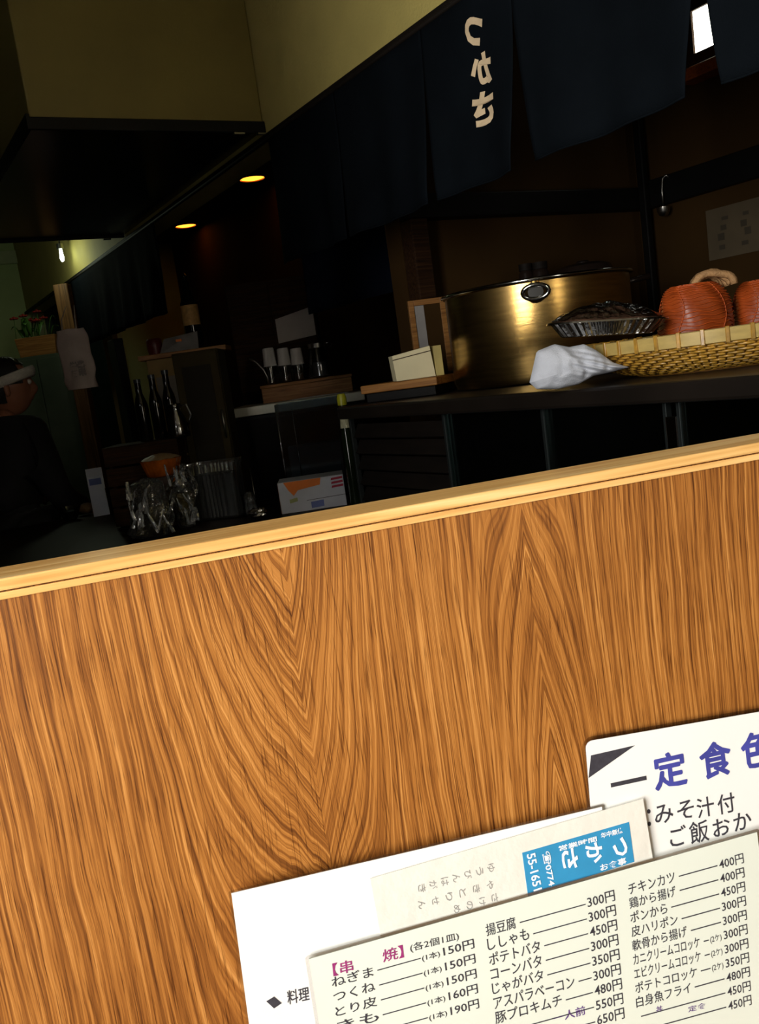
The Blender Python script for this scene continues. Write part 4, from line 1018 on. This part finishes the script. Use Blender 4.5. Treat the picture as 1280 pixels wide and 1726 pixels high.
# black post that carries the upper wall
q = on_plane(207, 640, DT * U0, DT)
bp_ = ubuild(MB().box((U0 - .028, q.dot(DN) - .07, 0), (U0 + .018, q.dot(DN) + .07, HEMZ - .02)), 'black_post', M_black, bevel=.004)
tag(bp_, 'black painted wooden post at the left end of the kitchen opening', 'post')
q = on_plane(196, 580, DT * (U0 + .12), DT)
tag(ubuild(MB().box((U0 + .10, q.dot(DN) - .02, 0), (U0 + .13, q.dot(DN) + .20, 1.75)), 'cream_door_edge', M_cream, bevel=.003), 'upright cream door edge beside the black post', 'door panel')

# ------------------------------------------------------------------ things on the left of the service counter
q = onwork(172, 868)
mc = thing('milk_carton', 'slim white drink carton with a blue panel on the service counter', 'carton', (q.x, q.y, WKZ + .0006), R(18))
mh = at(172, 800, q.y).z - WKZ
MB().box((-.030, -.022, 0), (.030, .022, mh)).build('carton_body', M_cw, mc, bevel=.001)
MB().add([(-.030, -.022, mh + .0003), (.030, -.022, mh + .0003), (.030, .022, mh + .0003), (-.030, .022, mh + .0003), (-.030, 0, mh + .028), (.030, 0, mh + .028)], [(0, 1, 5, 4), (1, 2, 5), (2, 3, 4, 5), (3, 0, 4), (0, 3, 2, 1)]).build('gable_top', M_cw, mc)
MB().box((-.024, -.0228, mh - .034), (.020, -.0222, mh - .010)).build('blue_panel', mat('blue_print', (104, 118, 176), 0.6), mc)
q = onwork(198, 866)
am = thing('amber_mug', 'squat amber glass mug right of the slim white carton', 'mug', (q.x + .012, q.y - .01, WKZ + .0006))
MB().lathe([(.001, 0), (.034, 0), (.036, .006), (.038, .105), (.035, .105), (.033, .010), (.001, .008)], 28, mod=lambda a, i: 1 + .02 * math.cos(10 * a)).build('mug_body', clear_mat('amber_mug_glass', tint=(.75, .6, .34), gloss=.14, rough=.1), am, smooth=60)
MB().tube([(.036, 0, .085), (.058, 0, .080), (.062, 0, .045), (.037, 0, .022)], .005, 8).build('handle', clear_mat('amber_mug_glass'), am, smooth=180)
q = onwork(120, 876)
gb = thing('glass_bowl', 'small clear glass bowl on the service counter in front of the cook', 'bowl', (q.x, q.y, WKZ + .0006))
MB().lathe([(.001, 0), (.022, 0), (.026, .006), (.045, .05), (.043, .05), (.024, .009), (.001, .006)], 28).build('bowl_wall', clear_mat('bowl_glass', tint=(.7, .75, .75), gloss=.16, rough=.1), gb, smooth=50)
MB().lathe([(.001, .0065), (.022, .010), (.034, .034), (.001, .036)], 20).build('contents', mat('grey_green_salad', (64, 74, 62), .6, var=.4, scale=40), gb, smooth=60)
q = onwork(150, 868)
def lump(a, b):
    t = math.pi * b; r_ = math.sin(t); x = .034 * r_ * math.cos(a * math.tau); y = .028 * r_ * math.sin(a * math.tau)
    return (x + .006 * noise.noise((x * 60, y * 60, b * 3)), y, .0215 * (1 - math.cos(t)) + .004 * noise.noise((x * 50, y * 50, 4)) * r_)
tag(MB().grid(lump, 24, 12).build('bread_bun', mat('tan_bun', (150, 118, 78), .7, var=.3, scale=30), loc=(q.x - .012, q.y + .02, WKZ + .0046), smooth=180), 'tan bun lying between the glass bowl and the slim carton', 'bun')

# hanging white plastic shopping bag
M_shop = mat('white_shopping_bag', (190, 172, 160), .5, var=.12, scale=12, bump=.5, bscale=30)
q = at(140, 655, 4.3); top = at(132, 545, 4.3)
sb = thing('shopping_bag', 'whitish plastic shopping bag with faint lettering hanging beside the brown post', 'bag', (q.x, 4.3, q.z))
bh = top.z - q.z
def bagf(a, b):
    w_ = .075 + .010 * b - .05 * max(0, b - .7) ; qa = a * math.tau
    x = w_ * math.cos(qa); y = .030 * math.sin(qa) * (1 - .4 * b)
    n_ = noise.noise_vector((x * 18, y * 30, b * 5))
    return (x + n_.x * .014 - .012 * b, y + n_.y * .014, bh * b * .92 + n_.z * .008 * (b > .05))
MB().grid(bagf, 40, 18).build('bag_skin', M_shop, sb, smooth=180)
for x in (-.045, .02):
    MB().tube([(x, 0, bh * .88), (x + .004, .002, bh * 1.08), (x + .022 - .4 * (x + .01), .004, bh * 1.28)], [.012, .007, .004], 8, flat=.4).build('strap', M_shop, sb, smooth=180)
hv, hf_ = text_verts('営業', .07, .004); mb = MB()
mb.add([(v.x * .5 - .03, -.036 - .002 * 0, v.y + bh * .22) for v in hv], hf_)
mb.build('faint_lettering', mat('faint_bag_print', (150, 140, 134), .6), sb)
# brown post, lamp, far wall furniture
q = at(108, 500, 5.3)
tag(MB().box((-.04, -.04, 0), (.04, .04, 1.98)).build('brown_post', plank_wood('brown_post_wood', (70, 46, 22), (104, 70, 36), (130, 92, 52), .5, st=(90, 90, 4)), loc=(q.x, q.y, 0), bevel=.004), 'brown wooden post at the far left behind the shopping bag', 'post')
q = at(104, 432, 5.2)
fl = thing('wall_lamp', 'small bare lamp glowing white at the top of the brown post', 'lamp', (q.x - .01, q.y + .035, q.z))
MB().lathe([(.001, .075), (.018, .075), (.020, .045), (.001, .045)], 16).build('socket', M_steel, fl, smooth=40)
MB().lathe([(.001, -.025), (.008, -.02), (.012, -.005), (.010, .02), (.008, .0445), (.001, .0445)], 16).build('bulb', mat('lamp_glow', (250, 255, 235), .4, var=.02, emis=(235, 255, 225), estr=14.0), fl, smooth=180)
MB().tube([(0, 0, .0755), (0, .01, .12), (.02, .02, .14)], .004, 6).build('flex', M_black, fl, smooth=180)
ld_ = bpy.data.lights.new('wall_lamp_light', 'POINT'); ld_.energy = 1.8; ld_.color = (.86, 1.0, .72); ld_.shadow_soft_size = .05
lo = bpy.data.objects.new('wall_lamp_light', ld_); C.objects.link(lo); lo.location = (q.x - .05, q.y - .16, q.z - .03)
# green door with pale frame on the far wall
def fpt(px, py): p_ = on_plane(px, py, DN * (V_FAR - .002), DN); return p_.dot(DT), p_.z
ua, zt = fpt(58, 455); ub, _ = fpt(108, 455)
gd = struct(ubuild(MB().box((ua, V_FAR - .03, 0), (ub + .25, V_FAR - .002, zt)), 'door_1', mat('dark_green_door', (44, 74, 56), .4, var=.2), bevel=.003))
for x0, x1 in ((ua - .085, ua - .004), (ub + .254, ub + .33)):
    MB().box((x0, V_FAR - .045, 0), (x1, V_FAR - .002, zt + .08)).build('jamb', mat('pale_door_frame', (176, 186, 140), .6), gd, bevel=.002)
MB().box((ua - .0035, V_FAR - .045, zt + .003), (ub + .2535, V_FAR - .002, zt + .08)).build('lintel', mat('pale_door_frame', (176, 186, 140), .6), gd, bevel=.002)
MB().box((ua + .05, V_FAR - .034, 1.0), (ub + .2, V_FAR - .0305, zt - .1)).build('door_window', mat('dark_green_glass_pane', (38, 62, 54), .12), gd)
struct(ubuild(MB().box((-1.28, V_FAR - .03, fpt(30, 447)[1] + .01), (ua + .6, V_FAR - .002, fpt(30, 425)[1] + .01)), 'trim_6', mat('pale_door_frame', (176, 186, 140), .6), bevel=.003))
# planter with flowers standing on a tall cupboard
q = at(62, 600, 5.6)
cp = thing('planter_cupboard', 'tall dark cupboard under the planter behind the cook', 'cupboard', (q.x - .20, 5.55, 0))
cpz = q.z
MB().box((0, .012, 0), (.42, .30, cpz)).build('cupboard_body', mat('grey_green_cupboard', (74, 84, 66), .5, var=.12), cp, bevel=.004)
for x in (.005, .2125): MB().box((x, 0, .1), (x + .2025, .0115, cpz - .02)).build('door', mat('grey_green_cupboard', (74, 84, 66), .5), cp, bevel=.002)
pn = thing('flower_planter', 'brown planter box with red flowers and green leaves on the tall cupboard', 'planter', (q.x - .10, 5.60, cpz + .0006))
ph_ = at(62, 567, 5.6).z - cpz
MB().add([(0, 0, 0), (.22, 0, 0), (.22, .12, 0), (0, .12, 0), (-.015, -.01, ph_), (.235, -.01, ph_), (.235, .13, ph_), (-.015, .13, ph_)], [(0,3,2,1),(4,5,6,7),(0,1,5,4),(1,2,6,5),(2,3,7,6),(3,0,4,7)]).build('planter_box', M_mwood, pn, bevel=.004)
random.seed(12)
for i in range(16):
    x, y = random.uniform(0, .21), random.uniform(.01, .11); h_ = random.uniform(.05, .13); a = random.uniform(0, 6.28); w_ = random.uniform(.018, .03)
    d_ = Vector((math.cos(a), math.sin(a), 0)) * .06; sd = Vector((-math.sin(a), math.cos(a), 0)) * w_
    MB().grid(lambda u, v: Vector((x, y, ph_)) + d_ * u + Vector((0, 0, h_ * math.sin(u * 2.2))) + sd * (v - .5) * 2 * math.sin(math.pi * min(.97, u * .95 + .03)), 6, 2, .0012).build('leaf', mat('leaf_green', (70, 110, 44), .5, var=.3), pn, smooth=180)
for i in range(7):
    x, y = random.uniform(-.01, .14), random.uniform(.01, .11); h_ = random.uniform(.07, .15)
    st_ = MB().tube([(x, y, ph_), (x + .01, y, ph_ + h_)], .002, 5).build('stem', mat('leaf_green', (70, 110, 44)), pn, smooth=180)
    mb = MB()
    for k_ in range(6):
        a = math.tau * k_ / 6; mb.ball((x + .01 + .016 * math.cos(a), y + .016 * math.sin(a), ph_ + h_ + .004), .013, 8, 6, (1, 1, .5))
    mb.ball((x + .01, y, ph_ + h_ + .008), .010, 8, 6); mb.build('flower', mat('dark_red_petal', (150, 34, 26), .5, var=.3), st_, smooth=180)

# ------------------------------------------------------------------ the cook
q = at(22, 652, 3.75)
YAW = R(62); HY = Matrix.Rotation(R(-42), 3, 'Z')
pe = thing('person', 'person in a black jacket and white headband standing at the left, seen from behind', 'person', (q.x - .075, q.y - .10, 0), YAW)
def skin_mesh(verts, edges, radii, root, sub=2):
    me = bpy.data.meshes.new('body'); me.from_pydata(verts, edges, [])
    o = bpy.data.objects.new('body', me); C.objects.link(o)
    sk_ = o.modifiers.new('skin', 'SKIN'); sk_.use_smooth_shade = True
    for i, r_ in enumerate(radii):
        d_ = me.skin_vertices[0].data[i]; d_.radius = r_ if isinstance(r_, tuple) else (r_, r_); d_.use_root = (i == root)
    sb_ = o.modifiers.new('sub', 'SUBSURF'); sb_.levels = sub; sb_.render_levels = sub
    dg = bpy.context.evaluated_depsgraph_get(); ev = o.evaluated_get(dg)
    m2 = bpy.data.meshes.new_from_object(ev)
    vs_ = [v.co.copy() for v in m2.vertices]; fs_ = [tuple(p_.vertices) for p_ in m2.polygons]
    bpy.data.objects.remove(o); bpy.data.meshes.remove(me); bpy.data.meshes.remove(m2)
    return vs_, fs_
HZ = q.z - 0.0                                     # height of the middle of the head
NK = HZ - .13
J = {'pelvis': (0, 0, .86), 'waist': (.01, 0, 1.0), 'chest': (.03, 0, NK - .13), 'neck0': (.055, 0, NK - .02), 'neck1': (.085, 0, NK + .045),
     'shL': (.04, .17, NK - .07), 'elL': (.06, .22, NK - .33), 'wrL': (.26, .16, NK - .36), 'shR': (.04, -.17, NK - .07), 'elR': (.05, -.24, NK - .33), 'wrR': (.24, -.20, NK - .42),
     'hipL': (0, .09, .80), 'knL': (.03, .10, .45), 'anL': (-.01, .10, .08), 'toL': (.14, .11, .035), 'hipR': (0, -.09, .80), 'knR': (.03, -.10, .45), 'anR': (-.01, -.10, .08), 'toR': (.14, -.11, .035)}
names = list(J); ix = {k_: i for i, k_ in enumerate(names)}
E_ = [('pelvis', 'waist'), ('waist', 'chest'), ('chest', 'neck0'), ('neck0', 'neck1'), ('chest', 'shL'), ('shL', 'elL'), ('elL', 'wrL'), ('chest', 'shR'), ('shR', 'elR'), ('elR', 'wrR'),
      ('pelvis', 'hipL'), ('hipL', 'knL'), ('knL', 'anL'), ('anL', 'toL'), ('pelvis', 'hipR'), ('hipR', 'knR'), ('knR', 'anR'), ('anR', 'toR')]
rad = {'pelvis': .085, 'waist': .08, 'chest': .085, 'neck0': .05, 'neck1': .05, 'shL': .035, 'elL': .034, 'wrL': .027, 'shR': .035, 'elR': .034, 'wrR': .027, 'hipL': .08, 'knL': .055, 'anL': .037, 'toL': .03, 'hipR': .08, 'knR': .055, 'anR': .037, 'toR': .03}
bv, bf = skin_mesh([J[k_] for k_ in names], [(ix[a], ix[c]) for a, c in E_], [rad[k_] for k_ in names], 0)
mb = MB(); mb.add(bv, bf)
HC = Vector((.115, 0, HZ))
def head(a, b):
    t = math.pi * b; p_ = a * math.tau; cz_ = -math.cos(t); sr = math.sin(t)
    x, y, z = .098 * sr * math.cos(p_), .078 * sr * math.sin(p_), .118 * cz_
    front = max(0, math.cos(p_))
    if z < 0: x *= 1 - .22 * (-z / .118) * (1 - front); y *= 1 - .28 * (-z / .118)
    if front > .93 and -.035 < z < .02: x += .020 * (1 - abs(z + .018) / .04) if abs(z + .018) < .04 else 0     # nose
    if front > .8 and abs(z + .052) < .010: x += .005                                                          # lips
    if front > .8 and abs(z - .012) < .014 and abs(abs(y) - .03) < .018: x -= .006                              # eye sockets
    return HC + HY @ Vector((x, y, z))
mb.grid(head, 48, 32)
for s_ in (-1, 1): mb.ball(HC + HY @ Vector((-.004, s_ * .077, -.012)), .028, 10, 8, (.55, .35, 1))
def hand(w_, dir_, side):
    w_ = Vector(w_); d_ = Vector(dir_).normalized(); up = Vector((0, 0, 1)); sd = d_.cross(up).normalized() * side; dn = d_.cross(sd).normalized()
    if dn.z > 0: dn = -dn
    mb.ball(w_ + d_ * .045, .042, 14, 10, (1.05, .85, .55))
    for i, l_ in enumerate((.070, .078, .072, .056)):
        b0 = w_ + d_ * .075 + sd * (.026 - .0175 * i)
        mb.tube([b0, b0 + d_ * l_ * .45 + dn * .006, b0 + d_ * l_ * .75 + dn * .024, b0 + d_ * l_ * .8 + dn * .046], [.0095, .009, .0085, .006], 8)
    b0 = w_ + d_ * .03 + sd * .032
    mb.tube([b0, b0 + sd * .018 + d_ * .022, b0 + sd * .020 + d_ * .045 + dn * .014, b0 + sd * .012 + d_ * .060 + dn * .026], [.0125, .011, .010, .007], 8)
hand(J['wrL'], (.95, -.25, -.15), -1); hand(J['wrR'], (.9, .15, -.4), 1)
bo = mb.build('body', mat('skin', (150, 98, 72), .5, var=.08, scale=20), pe, smooth=180)
bo.data.materials.append(mat('black_undershirt', (16, 16, 19), .85, var=.3, scale=14))
for p_ in bo.data.polygons:                        # clothed everywhere but head, neck and hands
    c_ = p_.center
    if c_.z < NK + .0 and min((c_ - Vector(J['wrL'])).length, (c_ - Vector(J['wrR'])).length) > .035 and c_.x < J['wrR'][0]: p_.material_index = 1
# eyes, hair, headband, jacket, trousers, shoes
for s_ in (-1, 1): MB().ball(HC + HY @ Vector((.084, s_ * .030, .012)), .011, 10, 8).build('eye', mat('eye_white', (210, 204, 196), .2), pe, smooth=180)
def hair(a, b):
    v_ = head(a, b) - HC; k_ = 1.07 + .03 * noise.noise((a * 30, b * 20, 1)); return HC + v_ * k_
mb = MB(); G = 40; Hh = 24
for i in range(G):
    a0, a1 = i / G, (i + 1) / G
    am_ = abs(((a0 + a1) / 2 + .5) % 1 - .5)                   # 0 at the face, .5 at the nape
    lo_ = .74 if am_ < .16 else (.52 if am_ < .27 else .33)
    mb.grid(lambda u, v, a0=a0, a1=a1, lo_=lo_: hair(a0 + (a1 - a0) * u, lo_ + (1 - lo_) * v), 1, 14)
mb.build('hair', mat('black_hair', (16, 13, 11), .5, var=.3, scale=90, bump=.4), pe, smooth=180)
mb = MB(); pts = []
for i in range(40):
    p_ = math.tau * i / 40; pts.append(HC + HY @ Vector((.106 * math.cos(p_), .085 * math.sin(p_), .026 + .030 * math.cos(p_))))
k0 = len(mb.v); mb.tube(pts, .0115, 10, closed=True, flat=2.0)
hb = mb.build('headband', mat('white_headband', (206, 200, 190), .85, var=.08, scale=40, bump=.4, bscale=200), pe, smooth=180)
MB().ball(HC + HY @ Vector((-.116, .0, -.004)), .022, 12, 8, (.8, 1.1, .8)).build('knot', mat('white_headband', (206, 200, 190)), hb, smooth=180)
M_jkt = mat('black_jacket', (16, 16, 19), .85, var=.3, scale=14, bump=.3)
jn = ['pelvis', 'waist', 'chest', 'neck0', 'shL', 'elL', 'wrL', 'shR', 'elR', 'wrR']
ji = {k_: i for i, k_ in enumerate(jn)}
je = [(ji[a], ji[c]) for a, c in E_ if a in ji and c in ji]
jr = {'pelvis': .155, 'waist': .150, 'chest': .160, 'neck0': .076, 'shL': .082, 'elL': .058, 'wrL': .042, 'shR': .082, 'elR': .058, 'wrR': .042}
jp = dict(J)
jp['neck0'] = tuple(Vector(J['neck0']).lerp(Vector(J['neck1']), .35))
for s_ in 'LR': jp['wr' + s_] = tuple(Vector(J['el' + s_]).lerp(Vector(J['wr' + s_]), .9))
vv, ff = skin_mesh([jp[k_] for k_ in jn], je, [jr[k_] for k_ in jn], 0)
MB().add(vv, ff).build('jacket', M_jkt, pe, smooth=180)
tn = ['pelvis', 'hipL', 'knL', 'anL', 'hipR', 'knR', 'anR']; ti = {k_: i for i, k_ in enumerate(tn)}
vv, ff = skin_mesh([J[k_] for k_ in tn], [(ti[a], ti[c]) for a, c in E_ if a in ti and c in ti], [.13, .098, .075, .058, .098, .075, .058], 0)
MB().add(vv, ff).build('trousers', mat('black_trousers', (20, 20, 22), .85), pe, smooth=180)
for s_ in (-1, 1):
    MB().grid(lambda a, b: (.055 + .135 * math.cos(a * math.tau) * math.sin(math.pi * b) ** .7, s_ * .105 + .05 * math.sin(a * math.tau) * math.sin(math.pi * b) ** .7, .045 * (1 - math.cos(math.pi * b)) * (1 - .35 * max(0, math.cos(a * math.tau))) + .001), 24, 10).build('shoe', M_black, pe, smooth=180)
